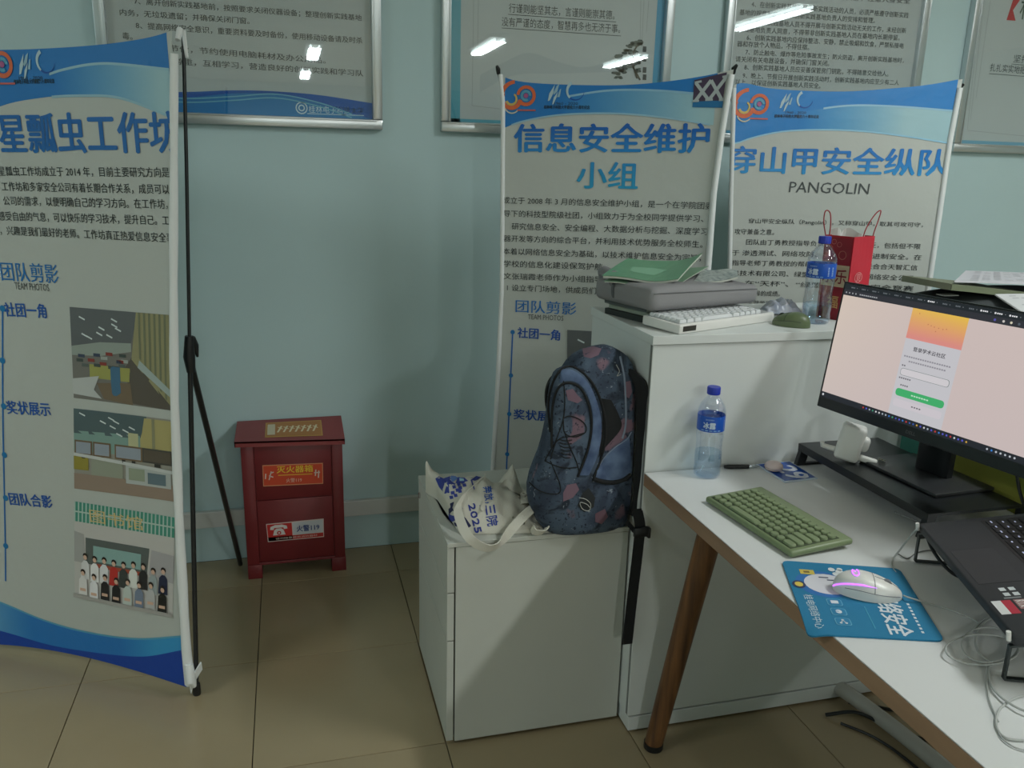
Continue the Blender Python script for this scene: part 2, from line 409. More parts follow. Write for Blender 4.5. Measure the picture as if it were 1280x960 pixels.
def draw2(P, x0, x1, z0, z1):
    teal = (96, 176, 196)
    P.rect(x0, x0+.036, z0, z1, teal); P.rect(x1-.03, x1, z0, z1, (70, 160, 200)); P.rect(x0, x1, z0, z0+.012, teal)
    wline(P, "行谨则能坚其志，言谨则能崇其德。", (636, 16), (768, 25), .031, bold=.0); P.line(W(635, 18), W(770, 27.5), .002, INK, 2)
    wline(P, "没有严谨的态度，智慧再多也无济于事。", (627, 33), (775, 42), .031, bold=.0); P.line(W(627, 35), W(776, 45), .002, INK, 2)
    for a, b in (((592, 0), (590, 132)), ((598, 0), (597, 58)), ((590, 132), (640, 138)), ((801, 0), (800, 55)), ((805, 0), (802, 58)), ((811, 0), (808, 40))): P.line(W(*a), W(*b), .002, (172, 178, 178), 1)
    # ink-wash pine, ridge line
    G = [(88, 98, 92), (70, 80, 76), (104, 112, 104)]
    rr = random.Random(3)
    for cx, cy_, rx, ry in ((794, 55, 9, 4), (800, 53, 5, 3.5), (786, 58, 5, 2.2), (785, 65, 9, 4), (773, 71, 7, 3), (793, 66, 6, 4), (784, 82, 10, 4.5), (778, 88, 9, 4), (795, 79, 7, 4), (770, 92, 7, 3), (800, 72, 4, 4), (773, 97, 6, 2), (797, 88, 5, 3)):
        for q in range(9):
            c = W(cx+rr.uniform(-.6, .6)*rx, cy_+rr.uniform(-.6, .6)*ry)
            P.disc(c[0], c[1], rx*.0014, G[q % 3], 1+q % 3, 7, ry*.0014)
    for a, b in (((796, 98), (790, 78)), ((790, 78), (792, 64)), ((792, 64), (797, 56)), ((792, 76), (800, 72)), ((790, 82), (800, 100))): P.line(W(*a), W(*b), .006, (92, 84, 66), 4)
    for y in (58, 70, 84, 93):
        P.rect(W(803.5, y)[0], W(808, y)[0], W(805, y+7)[1], W(805, y)[1], (60, 66, 66), 2)
    P.strip(swoosh([(592, 98), (630, 78), (660, 66), (700, 78), (730, 84), (770, 75), (800, 70)]), swoosh([(592, 120), (640, 95), (700, 92), (760, 90), (800, 88)]), W(600, 90)[0], W(790, 80)[0], 30, 2, lambda s, z: (188, 195, 197), 1)
poster(.541, 1.406, 1.585, 2.78, 'silver-framed poster with an ink pine tree and two underlined mottos, behind the middle banner', draw2)
def draw3(P, x0, x1, z0, z1):
    for st, a, b in (("3、进入创新实践基地应保持安静，注意人身安全", (939, -6), (1137, 5)), ("4、在创新实践基地开展创新实践活动的人员，必须严格遵守创新实践", (939, 9), (1135, 23)), ("基地的规章制度，服从创新实践基地负责人的安排和管理。", (924, 19), (1093, 29.5)),
                     ("5、创新实践基地人员不得开展与创新实践活动无关的工作，未经创新", (936, 31), (1132, 42)), ("实践基地负责人同意，不得带非创新实践基地人员在基地内长期停留。", (922.5, 40), (1124, 51)),
                     ("6、创新实践基地内应保持整洁、安静，禁止吸烟和饮食，严禁私接电", (933, 50.5), (1129, 61)), ("器和存放个人物品，不得住宿。", (921, 58.5), (1011, 63)),
                     ("7、防止触电、爆炸等危险事故发生；防火防盗，离开创新实践基地时，", (931.5, 69), (1129, 79.5)), ("请关闭有关电器设备，并确保门窗关闭。", (919, 77.5), (1036, 83)),
                     ("8、创新实践基地人员应妥善保管房门钥匙，不得随意交给他人。", (930, 87.5), (1110, 96)), ("9、晚上、节假日开展创新实践活动时，创新实践基地内应至少有二人", (928, 98), (1123, 107)), ("以上，以保证创新实践基地人员安全。", (919, 106), (1025, 111))):
        wline(P, st, a, b, .0215, bold=.004)
    P.rect(x0, x1, z0, z0+.012, (80, 160, 200))
poster(1.62, 2.512, 1.582, 2.78, 'silver-framed poster packed with small numbered lines, above the right banner', draw3)
def draw4(P, x0, x1, z0, z1):
    P.rect(x0, x0+.02, z0, z1, (150, 190, 205)); P.rect(x0, x1, z0, z0+.014, (120, 175, 200))
    for a, b in (((1230, 0), (1213, 150)), ((1238, 0), (1220, 122)), ((1210, 163), (1290, 171)), ((1226, 0), (1209, 163))): P.line(W(*a), W(*b), .003, (180, 184, 186), 1)
    x, z = W(1257, 25); X, Z = W(1269, 0)
    P.poly([(x+.004, z), (x+.05, z), (x+.028, (z+Z)/2), (x+.06, Z+.01), (x+.022, Z+.01)], (196, 52, 56), 2)
    P.text("科学", W(1273, 24), W(1312, 27), .1, (50, 84, 62), 2)
    wline(P, "坚持严谨", (1266, 78), (1305, 81), .031, bold=0); P.line(W(1264, 80), W(1310, 84), .002, INK, 2)
    wline(P, "扎扎实实地把事情做好", (1237, 89), (1310, 95), .031, bold=0); P.line(W(1236, 92), W(1311, 98), .002, INK, 2)
poster(2.72, 3.6, 1.578, 2.78, 'silver-framed poster with a red bracket and green character, at the right edge of the photo', draw4)

# ---------------------------------------------------------------- standing banners
class Plane:
    def __init__(s, x, y, deg):
        a = math.radians(deg); s.p = Vector((x, y, 0)); s.u = Vector((math.cos(a), math.sin(a), 0)); s.n = Vector((-s.u.y, s.u.x, 0))
        if s.n.y > 0: s.n = -s.n
    def px(s, x, y):
        v = ray(x, y); t = (s.p-CAM).dot(s.n)/v.dot(s.n); q = CAM+v*t; return ((q-s.p).dot(s.u), q.z)
    def at(s, a, z, off=0): return s.p+s.u*a+Vector((0, 0, z))+s.n*off
BLUE, BLUE2, DEEP, PALE = (34, 118, 190), (52, 150, 205), (14, 66, 160), (160, 196, 205)
def mixc(a, b, t): t = max(0, min(1, t)); return tuple(a[k]+(b[k]-a[k])*t for k in range(3))
def curve(pl, pts):
    T = sorted(pl.px(*p) for p in pts); return lambda s: sinterp(T, s)
def office_photo(P, Q, kind):
    def r(x0, x1, y0, y1, c, l=2):   # photo coordinates, origin at the top left
        P.poly([Q(x0, 1-y1), Q(x1, 1-y1), Q(x1, 1-y0), Q(x0, 1-y0)], c, l)
    def pg(pts, c, l=2): P.poly([Q(x, 1-y) for x, y in pts], c, l)
    g = random.Random(kind)
    if kind == 1:
        r(0, 1, 0, 1, (120, 118, 112)); pg([(0, 0), (.7, 0), (.62, .33), (.3, .35), (0, .42)], (98, 102, 104), 3)
        pg([(0, .42), (.3, .35), (.62, .33), (.62, .42), (.3, .5), (0, .52)], (150, 160, 152), 3)
        for k in range(9): a, b = g.uniform(.05, .55), g.uniform(.08, .3); pg([(a, b), (a+.06, b+.03), (a+.055, b+.045), (a-.005, b+.015)], (215, 225, 225), 4)
        pg([(.68, 0), (1, 0), (1, .98), (.62, .5)], (150, 146, 108), 3)
        for k in range(6): a = .7+k*.05; pg([(a, 0), (a+.02, 0), (a+.02, .5+k*.08), (a, .48+k*.08)], (118, 122, 96), 4)
        pg([(.62, .48), (1, .95), (1, 1), (.6, .98), (.55, .6)], (92, 86, 78), 3)
        pg([(.7, .5), (1, .78), (1, .86), (.68, .58)], (165, 180, 178), 4)
        for k in range(16): a, b = g.uniform(0, .55), g.uniform(.45, .6); r(a, a+.07, b, b+.035, g.choice([(70, 80, 76), (160, 166, 160), (92, 100, 96), (140, 60, 52), (60, 70, 92)]), 4)
        r(.18, .6, .6, .75, (160, 160, 88), 3); r(.4, .5, .6, .92, (70, 112, 142), 4); pg([(0, .78), (.28, .72), (.22, .88), (.3, .97), (0, .95)], (190, 194, 192), 5)
        pg([(.25, .8), (.6, .76), (.62, 1), (.32, .97)], (120, 104, 84), 4)
    elif kind == 2:
        r(0, 1, 0, 1, (150, 148, 138)); pg([(0, 0), (.75, 0), (.68, .28), (0, .3)], (82, 100, 104), 3); pg([(0, .27), (.68, .24), (.68, .5), (0, .52)], (128, 160, 152), 3)
        for k in range(9): a, b = g.uniform(.03, .6), g.uniform(.02, .24); pg([(a, b), (a+.06, b+.03), (a+.055, b+.045), (a-.005, b+.015)], (215, 225, 225), 4)
        r(.68, 1, .02, .5, (176, 166, 112), 3); r(.8, .83, .02, .5, (140, 140, 110), 4); r(.56, .66, .22, .5, (190, 190, 150), 4)
        for a in (.01, .2, .42, .52, .7):
            ww = .18 if a < .6 else .3; r(a, a+ww, .38, .56, (74, 74, 70) if a > .6 else (120, 100, 76), 5); r(a+.015, a+ww-.015, .4, .54, (150, 160, 172) if a < .6 else (92, 84, 74), 6); r(a+ww*.4, a+ww*.6, .56, .6, (50, 50, 50), 6)
        pg([(0, .54), (1, .62), (1, .66), (0, .58)], (200, 204, 202), 6)
        r(0, .15, .58, .75, (150, 140, 60), 5); r(.18, .5, .6, .8, (150, 156, 140), 5); r(.53, .98, .62, .85, (180, 186, 184), 5); r(.56, .72, .65, .8, (150, 160, 140), 6); r(.75, .93, .68, .82, (100, 120, 130), 6)
        r(0, 1, .8, 1, (150, 132, 118), 4)
    else:
        r(0, 1, 0, 1, (196, 194, 190)); r(0, 1, 0, .2, (70, 150, 130), 3)
        for k in range(26): r(k/26, k/26+.014, 0, .2, (170, 196, 186), 4)
        r(0, 1, .09, .105, (180, 200, 190), 5)
        a = Q(.17, .82); b = Q(.7, .82); P.text("图书馆", a, b, (Q(.2, .95)[1]-Q(.2, .82)[1]), (214, 190, 130), 6, .006)
        pg([(0, .3), (.1, .32), (.12, .62), (0, .62)], (168, 168, 166), 3); pg([(.12, .35), (.76, .35), (.74, .62), (.12, .62)], (92, 100, 98), 4)
        r(.2, .68, .42, .58, (140, 176, 172), 5); r(.2, .7, .6, .64, (170, 80, 60), 6); pg([(.78, .36), (1, .38), (1, .66), (.76, .62)], (172, 170, 172), 4)
        SK = (214, 178, 156)
        for row, n, y, cols in ((0, 9, .55, [(220, 220, 220), (235, 235, 235), (225, 225, 228), (190, 50, 46), (60, 66, 66), (225, 228, 222), (38, 40, 44), (160, 170, 172), (34, 44, 72)]), (1, 8, .72, [(226, 224, 222), (235, 235, 238), (36, 36, 42), (30, 32, 38), (196, 206, 200), (120, 134, 156), (190, 190, 190), (30, 32, 32)])):
            for k in range(n):
                cx = .12+k*.098 if row == 0 else .1+k*.115; yy = y+g.uniform(-.015, .02)
                P.disc(*Q(cx, 1-yy+.005), .0085, (36, 30, 30), 7+row*3, 8, .009); P.disc(*Q(cx, 1-yy-.012), .0065, SK, 8+row*3, 8, .0075)
                pg([(cx-.045, yy+.24), (cx-.04, yy+.08), (cx-.015, yy+.045), (cx+.015, yy+.045), (cx+.04, yy+.08), (cx+.045, yy+.24)], cols[k], 7+row*3)
                if row: pg([(cx-.03, yy+.17), (cx+.03, yy+.17), (cx+.03, yy+.2), (cx-.03, yy+.2)], SK, 11)
        r(0, 1, .96, 1, (170, 168, 164), 13)
def logo60(P, pl, x, y, k=1.0):
    c = pl.px(x, y); r = .027*k; OR, YE = (214, 104, 62), (206, 180, 96)
    P.arc(c[0], c[1], r*1.1, r*.42, 150, 350, OR, 4, 18, w1=r*.5); P.arc(c[0]+r*.5, c[1]+r*.15, r*1.7, r*.4, 95, 165, OR, 5, 8, w1=r*.5)
    P.arc(c[0], c[1]-r*.1, r*.62, r*.3, 200, 420, YE, 5, 14, w1=r*.2)
    q = (c[0]+r*1.75, c[1]+r*.3); P.arc(q[0], q[1], r*.98, r*.42, -150, 175, OR, 5, 20, w1=r*.35)
    P.arc(q[0], q[1], r*.5, r*.3, 0, 300, (90, 160, 190), 6, 14); P.disc(q[0], q[1], r*.28, (170, 92, 142), 7)
    P.arc(c[0]+r*.1, c[1]-r*.8, r*.9, r*.14, 200, 320, (210, 205, 180), 6, 10); P.rect(q[0]-r*1.0, q[0]+r*1.2, q[1]-r*1.72, q[1]-r*1.55, (196, 96, 90), 6)
def swirl(P, pl, x, y, k=1.0):
    c = pl.px(x, y); L = (150, 186, 204); L2 = (176, 202, 212)
    def pg(pts, col, l=4): P.poly([(c[0]+a*k, c[1]+b*k) for a, b in pts], col, l)
    pg([(-.012, -.024), (-.008, -.002), (.008, .024), (.003, -.004), (-.006, -.022)], L2); pg([(.004, .0), (.014, .02), (.022, .026), (.016, .004), (.006, -.006)], L)
    pg([(.002, -.034), (.006, -.014), (.018, .004), (.014, -.014), (.006, -.032)], L2, 5); pg([(.016, -.012), (.024, .01), (.028, .012), (.024, -.012)], L, 5)
    P.arc(c[0]+.072*k, c[1]+.006*k, .026*k, .009*k, 120, 230, L2, 4, 12, w1=.005); P.arc(c[0]+.072*k, c[1]+.006*k, .026*k, .005*k, 230, 350, (24, 78, 160), 4, 12, w1=.001)
def banner(pl, left, right, top, bottom, label, draw, zf, bow=.012, org=None, sheet_clip=None):
    """left/right: tables z -> s of the sheet edge; top/bottom: functions s -> z."""
    L = sorted(left); R_ = sorted(right)
    t = thing('roll_banner', label, 'banner', org or pl.at((L[0][1]+R_[0][1])/2, 0), 'standing banners')
    zm = (min(z for z, _ in L)+max(z for z, _ in L))/2; hm = (max(z for z, _ in L)-min(z for z, _ in L))/2
    def fn(s, z, l=0):
        a, b = interp(L, z), interp(R_, z); q = (s-a)/(b-a)
        d = bow*4*q*(1-q)+.004*math.sin(s*9+z*2.2)*math.sin(z*3+1)
        return pl.at(s, z, l*.0005-d+bow*.5)
    def sheet(u, v, l=0):
        z = 0
        a0 = interp(L, 1.0); b0 = interp(R_, 1.0); s = a0+(b0-a0)*u
        for _ in range(4):
            z = bottom(s)+(top(s)-bottom(s))*v; s = interp(L, z)+(interp(R_, z)-interp(L, z))*u
        return fn(s, z, l)
    bs = MB().slab(lambda u, v: sheet(u, v), 24, 48, pl.n*-.0012).build('banner_sheet', vinyl, t, smooth=60)
    P = Print(fn, (min(q[1] for q in L if q[0] > 1.2)+.004 if sheet_clip is None else sheet_clip[0], max(q[1] for q in R_)+.01)); draw(P); P.build('printed_artwork', vprint, bs)
    return t, fn, sheet
# banner on the left, nearest
B1 = Plane(-.3045, 2.195, -31)
top1 = curve(B1, [(-190, 58), (-100, 62), (0, 62), (60, 60), (120, 56), (170, 50), (200, 44), (221, 37)])
bot1 = curve(B1, [(-150, 812), (-60, 802), (0, 805), (100, 822), (170, 838), (238, 858)])
LS, RS = [], []
for x, y in ((217, 40), (216, 120), (216, 300), (218, 500), (223, 660), (231, 800), (238, 862)): s, z = B1.px(x, y); RS.append((z, s))
LS = [(0, -.76), (1.8, -.72)]
def draw_b1(P):
    sR = lambda x, y: B1.px(x, y)[0]
    X1 = sR(216, 120); x0 = -.72
    low = curve(B1, [(-190, 150), (-120, 175), (-60, 160), (0, 132), (50, 122), (100, 119), (150, 122), (216, 146)])
    P.strip(top1, low, x0, X1, 50, 8, lambda s, z: BLUE, 1)
    mid = curve(B1, [(60, 92), (75, 87), (110, 80), (140, 79), (216, 87)])
    P.strip(mid, low, sR(66, 90), X1, 26, 8, lambda s, z: mixc(BLUE, PALE, (s-sR(66, 90))/(X1-sR(66, 90))*1.1), 2)
    for f, l in ((mid, 3), (low, 3)): P.strip(lambda s: f(s)+.002, lambda s: f(s)-.004, sR(60, 90), X1, 26, 1, (150, 190, 205), l)
    logo60(P, B1, -17, 85, 1.0); swirl(P, B1, 26, 80)
    P.text("1960 - 2020", B1.px(22, 99.5), B1.px(52, 99.5), .008, (40, 60, 70), 3); P.text("桂林电子科技大学建校六十周年纪念", B1.px(16, 105), B1.px(67, 104), .011, (30, 50, 56), 3, .02)
    hc = lambda s, z: mixc((34, 136, 196), (26, 100, 172), (z-1.40)/.09)
    P.text("星瓢虫工作坊", B1.px(0, 191), B1.px(229, 191.5), .094, hc, 3, .022, clip=(-9, X1))
    K = (38, 42, 40)
    for st, y0, y1, xa, xb in (("星瓢虫工作坊成立于 2014 年，目前主要研究方向是", 220, 222, -4, 214), ("工作坊和多家安全公司有着长期合作关系，成员可以", 239, 243, 0, 214), ("公司的需求，以便明确自己的学习方向。在工作坊，", 257, 261.5, 2, 212), ("感受自由的气息，可以快乐的学习技术，提升自己。工作", 276, 282, -4, 224), ("，兴趣是我们最好的老师。工作坊真正热爱信息安全事", 294, 303.5, -2, 220)):
        P.text(st, B1.px(xa, y0), B1.px(xb, y1), .024, K, 3, .010, clip=(-9, X1))
    P.text("团队剪影", B1.px(0, 351), B1.px(72, 355), .05, (24, 110, 180), 3, .012); P.text("TEAM PHOTOS", B1.px(16, 362), B1.px(59, 364.5), .0185, (70, 74, 74), 3)
    LB = (22, 84, 168)
    P.line(B1.px(1, 386), B1.px(6, 727), .005, (24, 104, 176), 2)
    for x, y in ((1, 386), (2, 451), (4, 508), (5, 569), (6, 623), (6, 683)): c = B1.px(x, y); P.disc(c[0], c[1], .009, (24, 118, 176), 3)
    for st, a, b in (("社团一角", (5, 396), (56, 398.5)), ("奖状展示", (9, 517.5), (62, 521)), ("团队合影", (12, 631.5), (65, 636))): P.text(st, B1.px(*a), B1.px(*b), .038, LB, 3, .02)
    for k, q in enumerate((((85, 384), (214, 393), (90, 498), (216, 512)), ((90, 511), (217, 524), (92, 611), (219, 626)), ((92, 627), (220, 646), (92, 746), (217, 770)))):
        office_photo(P, quadmap(*[B1.px(*p) for p in q]), k+1)
    XR = sR(230, 800)
    up = curve(B1, [(-150, 690), (-60, 728), (0, 753), (50, 776), (100, 790), (170, 798), (230, 794)])
    lo_ = curve(B1, [(-150, 752), (-60, 770), (0, 788), (60, 808), (120, 817), (180, 820), (230, 811)])
    P.strip(up, lo_, x0, XR, 50, 4, lambda s, z: mixc(PALE, BLUE, (s-B1.px(-60, 760)[0])/.30) if s < B1.px(150, 800)[0] else mixc(BLUE, BLUE2, (s-B1.px(150, 800)[0])/.12), 1)
    P.strip(lo_, bot1, x0, XR, 50, 3, DEEP, 1)
    P.strip(lambda s: up(s)+.003, lambda s: up(s)-.003, x0, XR, 50, 1, (90, 160, 190), 2)
t, f1, sh1 = banner(B1, LS, RS, top1, bot1, 'large standing banner at the left edge, three photos printed on it and a black pole', draw_b1, 0, org=B1.at(0, 0))
edge = [f1(interp(sorted(RS), z)+.010, z) + B1.n*.004 for z in [1.70-1.66*i/16 for i in range(17)]]
MB().tube(edge, [.009+.0045*i/16+.001*math.sin(i*2.1) for i in range(17)], 12).build('rolled_edge', vinyl_white, t, smooth=True)
def mk(x, y, Y): return ony(x, y, Y)
ptop, phub, pfoot = ony(229, 40, 2.235), ony(237, 432, 2.22), ony(246, 864, 2.195)
MB().tube([ptop, ony(233, 200, 2.23), phub], .0045, 10).tube([phub, pfoot+Vector((0, 0, .012))], .0065, 10).build('pole', black_s, t, smooth=True)
MB().lathe((pfoot.x, pfoot.y, .0), [(.010, 0), (.0115, .004), (.0105, .035), (.007, .038)], 16).build('rubber_foot', black_p, t, smooth=True)
hb = MB().tube([ony(236.5, 420, 2.22), ony(236.5, 446, 2.22), ony(239, 465, 2.222)], [.011, .015, .011], 12)
hb.tube([ony(240, 422, 2.225), ony(244, 432, 2.23), ony(247, 446, 2.235)], [.008, .009, .003], 10); hb.build('hub', black_p, t, smooth=True)
MB().tube([ony(239, 455, 2.225), (-.222, 2.965, .012)], .0085, 10).build('rear_leg', black_s, t, smooth=True)
# corner pockets that hook on the pole
a, b = ony(222, 50, 2.2), ony(229, 38, 2.23)
MB().tube([a, (a+b)/2+Vector((0, 0, .012)), b, b+Vector((.004, 0, -.06))], [.006, .008, .006, .004], 8).build('corner_hook', vinyl_white, t, smooth=True)
c1 = [ony(238, 862, 2.18), ony(241, 850, 2.18), ony(248, 838, 2.19), ony(252, 832, 2.195)]
MB().ribbon(c1, .03, .004, side=(0, -.3, 1)).tube([ony(236, 830, 2.185), ony(239, 852, 2.175), ony(243, 858, 2.18)], [.012, .014, .006], 10).build('corner_hook', vinyl_white, t, smooth=True)
# middle banner
B2 = Plane(1.0, 2.4, -29)
top2 = curve(B2, [(622, 91), (632, 97), (645, 101), (670, 104), (720, 106), (780, 106), (830, 102), (880, 95), (918, 87)])
bot2 = lambda s: .06
L2 = [(B2.px(x, y)[1], B2.px(x, y)[0]) for x, y in ((624, 91), (628, 110), (627, 250), (626, 360), (621, 480), (615, 590))]; L2.append((0, L2[-1][1]-.01))
R2 = [(B2.px(x, y)[1], B2.px(x, y)[0]) for x, y in ((917, 88), (905, 160), (894, 240), (887, 335))]; R2.append((0, R2[-1][1]-.02))
def draw_b2(P):
    q = B2.px; x0 = q(633, 130)[0]; X1 = q(889, 200)[0]; xt = q(909, 110)[0]
    low = curve(B2, [(632, 160), (645, 154), (680, 146), (720, 142), (780, 142), (840, 148), (900, 158)])
    P.strip(top2, low, q(632, 105)[0], xt-.03, 44, 8, BLUE, 1)
    mid = curve(B2, [(700, 122), (760, 113), (820, 113), (900, 120)])
    P.strip(mid, low, q(700, 120)[0], xt-.03, 26, 6, lambda s, z: mixc(BLUE, PALE, (s-q(700, 120)[0])/.42), 2)
    P.strip(lambda s: mid(s)+.003, lambda s: mid(s)-.003, q(710, 120)[0], xt-.03, 26, 1, (140, 185, 210), 3)
    P.strip(lambda s: low(s)+.002, lambda s: low(s)-.003, q(640, 150)[0], xt-.04, 26, 1, (150, 190, 210), 3)
    logo60(P, B2, 640, 123, .95); swirl(P, B2, 690, 116)
    P.text("1960 - 2020", q(693, 131), q(722, 131), .008, (36, 52, 66), 3); P.text("桂林电子科技大学建校六十周年纪念", q(680, 136), q(737, 136.5), .011, (26, 44, 56), 3, .02)
    # square emblem
    tl, tr, bl, br = q(868, 99), q(912, 89), q(865.5, 134), q(903, 135)
    Q = quadmap(tl, tr, bl, br); MA, LG = (66, 52, 76), (170, 180, 182)
    P.poly([Q(0, .2), Q(.97, .2), Q(.93, .98), Q(0, .97)], MA, 4); P.poly([Q(0, 0), Q(1, 0), Q(.98, .2), Q(0, .2)], (34, 108, 160), 4)
    for a, b in (((.05, .86), (.5, .24)), ((.08, .22), (.5, .84)), ((.5, .84), (.93, .22)), ((.52, .24), (.95, .86))): P.line(Q(*a), Q(*b), .0095, LG, 5)
    for a, b in (((.02, .87), (.22, .87)), ((.82, .87), (.99, .87)), ((.0, .22), (.2, .22)), ((.4, .24), (.64, .24)), ((.84, .22), (1, .22))): P.line(Q(*a), Q(*b), .006, LG, 6)
    P.text("信息安全维护", q(643.5, 190), q(885, 191), .083, lambda s, z: mixc((36, 132, 200), (24, 92, 176), (z-1.52)/.08), 3, .026)
    P.text("小组", q(721, 235), q(796, 236.5), .078, lambda s, z: mixc((40, 150, 196), (40, 132, 196), (z-1.43)/.08), 3, .022)
    K = (44, 48, 50); X1 = q(886, 260)[0]
    for st, a, b in (("成立于 2008 年 3 月的信息安全维护小组，是一个在学院团委", (629, 254.5), (891, 262)), ("导下的科技型院级社团，小组致力于为全校同学提供学习、", (630, 271), (879, 278)), ("研究信息安全、安全编程、大数据分析与挖掘、深度学习", (640, 287), (884, 294)),
                     ("器开发等方向的综合平台，并利用技术优势服务全校师生。", (630, 302), (878, 310)), ("本着以网络信息安全为基础，以技术维护信息安全为宗旨，", (629, 318), (876, 327)), ("学校的信息化建设保驾护航。", (630, 333.5), (757, 338)),
                     ("文张瑞霞老师作为小组指导老师，", (630, 349), (778, 355)), ("1 设立专门场地，供成员们", (634, 363.5), (745, 368))):
        P.text(st, q(*a), q(*b), .0215, K, 3, .004, clip=(x0, X1))
    P.text("团队剪影", q(644.5, 390), q(720, 394), .041, (34, 112, 186), 3, .012); P.text("TEAM PHOTOS", q(660, 399), q(704, 401), .0165, (76, 80, 82), 3)
    P.line(q(641, 415), q(633, 600), .0045, (24, 96, 176), 2)
    for x, y in ((641, 415), (639, 469), (637, 517), (634.5, 567)): c = q(x, y); P.disc(c[0], c[1], .0075, (24, 110, 176), 3)
    for st, a, b in (("社团一角", (647, 422), (699.5, 426)), ("奖状展示", (642.5, 523.5), (700, 528))): P.text(st, q(*a), q(*b), .035, (22, 78, 166), 3, .02)
    office_photo(P, quadmap(q(709, 412.5), q(852, 420), q(708, 530), q(848, 545)), 1)
    office_photo(P, quadmap(q(708, 545), q(848, 560), q(706, 650), q(842, 670)), 2)
t, f2, sh2 = banner(B2, L2, R2, top2, bot2, 'middle standing banner with a square emblem in its top corner, behind the backpack', draw_b2, 0)
def hem(t, f, tab, z0, z1, ds, r0, r1):
    T = sorted(tab); pts = [f(interp(T, z)+ds, z, 0) for z in [z1-(z1-z0)*i/20 for i in range(21)]]
    MB().tube(pts, [r0+(r1-r0)*i/20 for i in range(21)], 10).build('rolled_edge', vinyl_white, t, smooth=True)
hem(t, f2, L2, .08, 1.74, .004, .007, .008); hem(t, f2, R2, .08, 1.74, -.004, .009, .010)
def xframe(t, pl, sl, sr, zt, hub_z=.62, back=.06):
    hub = pl.at((sl+sr)/2, hub_z, -back)
    for s, z, y in ((sl, zt, .0), (sr, zt, .0)):
        MB().tube([hub, (hub+pl.at(s, z, -.012))/2+pl.n*-.02, pl.at(s, z, -.012)], .0045, 8).build('arm', black_s, t, smooth=True)
        MB().tube([pl.at(s, z, -.012), pl.at(s, z+.012, -.006), pl.at(s+(.008 if s > 0 else -.003), z+.022, 0)], [.006, .0075, .004], 8).build('arm_tip', black_p, t, smooth=True)
    for s in (sl+.02, sr-.02):
        MB().tube([hub, pl.at(s, .012, -.03)], .0045, 8).build('arm', black_s, t, smooth=True)
    MB().tube([hub, Vector((hub.x, hub.y+.0, hub.z))-pl.n*.28+Vector((0, 0, -hub_z+.012))], .0055, 8).build('rear_leg', black_s, t, smooth=True)
    MB().lathe(hub-Vector((0, 0, .02)), [(.022, 0), (.025, .01), (.025, .03), (.02, .04)], 16).build('hub', black_p, t, smooth=True)
a, b = B2.px(622, 90), B2.px(917, 88)
xframe(t, B2, a[0], b[0], a[1]-.004)
# right banner
B3 = Plane(1.5, 2.6, -14)
top3 = curve(B3, [(908, 112), (925, 104), (960, 110), (1000, 113), (1060, 114), (1120, 110), (1160, 106), (1200, 99)])
L3 = [(B3.px(x, y)[1], B3.px(x, y)[0]) for x, y in ((917, 100), (915.5, 160), (913, 240), (911, 340))]; L3.append((0, L3[-1][1]+.02))
R3 = [(B3.px(x, y)[1], B3.px(x, y)[0]) for x, y in ((1202, 100), (1187, 180), (1174, 270), (1160, 362))]; R3.append((0, R3[-1][1]-.01))
def draw_b3(P):
    q = B3.px; x0 = q(918, 130)[0]; xt = q(1192, 130)[0]
    low = curve(B3, [(918, 180), (940, 172), (980, 164), (1030, 162), (1080, 164), (1130, 170), (1192, 180)])
    P.strip(top3, low, x0, xt, 44, 8, (36, 128, 200), 1)
    mid = curve(B3, [(1000, 140), (1060, 132), (1120, 133), (1195, 139)])
    P.strip(mid, low, q(1000, 140)[0], xt, 26, 6, lambda s, z: mixc((36, 128, 200), PALE, (s-q(1000, 140)[0])/.36), 2)
    P.strip(lambda s: mid(s)+.003, lambda s: mid(s)-.003, q(1030, 135)[0], xt, 26, 1, (150, 195, 220), 3)
    P.strip(lambda s: low(s)+.002, lambda s: low(s)-.003, x0, xt, 26, 1, (150, 200, 225), 3)
    logo60(P, B3, 930, 133, 1.05); swirl(P, B3, 980, 126)
    P.text("1960 - 2020", q(982, 142), q(1008, 142.5), .008, (36, 52, 66), 3); P.text("桂林电子科技大学建校六十周年纪念", q(968, 147), q(1024, 148), .011, (26, 44, 56), 3, .02)
    P.text("穿山甲安全纵队", q(908, 216), q(1181, 220), .088, lambda s, z: mixc((48, 158, 214), (30, 118, 196), (z-1.45)/.085), 3, .024, clip=(x0, q(1180, 200)[0]))
    P.text("PANGOLIN", q(986.5, 240.5), q(1085.5, 243), .036, (72, 78, 80), 3, .0, shear=.04)
    K = (44, 48, 50)
    for st, a, b in (("穿山甲安全纵队（Pangolin），又称穿山甲，取其可攻可守，", (935, 280), (1152, 285)), ("攻守兼备之意。", (917, 292.5), (968, 294)), ("团队由丁勇教授指导负责，研究方向广泛，包括但不限", (932, 306), (1149, 311.5)),
                     ("于 渗透测试、网络攻防、漏洞挖掘、二进制安全。在", (914, 319), (1150, 325)), ("指导老师丁勇教授的帮助下，与多家单位联合合天智汇信", (914, 331.5), (1145, 338)), ("息技术有限公司、绿盟科技等多家知名网络安全公司。", (914, 344), (1144, 351)),
                     ("在“天杯”、“绿盟杯”等网络安全竞赛", (930, 357), (1140, 364)), ("中取得优异的成绩。", (914, 369), (975, 371)), ("实践学习", (935, 382), (962, 383))):
        P.text(st, q(*a), q(*b), .0195, K, 3, .004, clip=(x0, 9))
t, f3, sh3 = banner(B3, L3, R3, top3, lambda s: .06, 'right standing banner reading PANGOLIN, behind the white cabinet and red bag', draw_b3, 0)
hem(t, f3, L3, .08, 1.74, .0, .008, .008); hem(t, f3, R3, .08, 1.76, -.004, .010, .010)
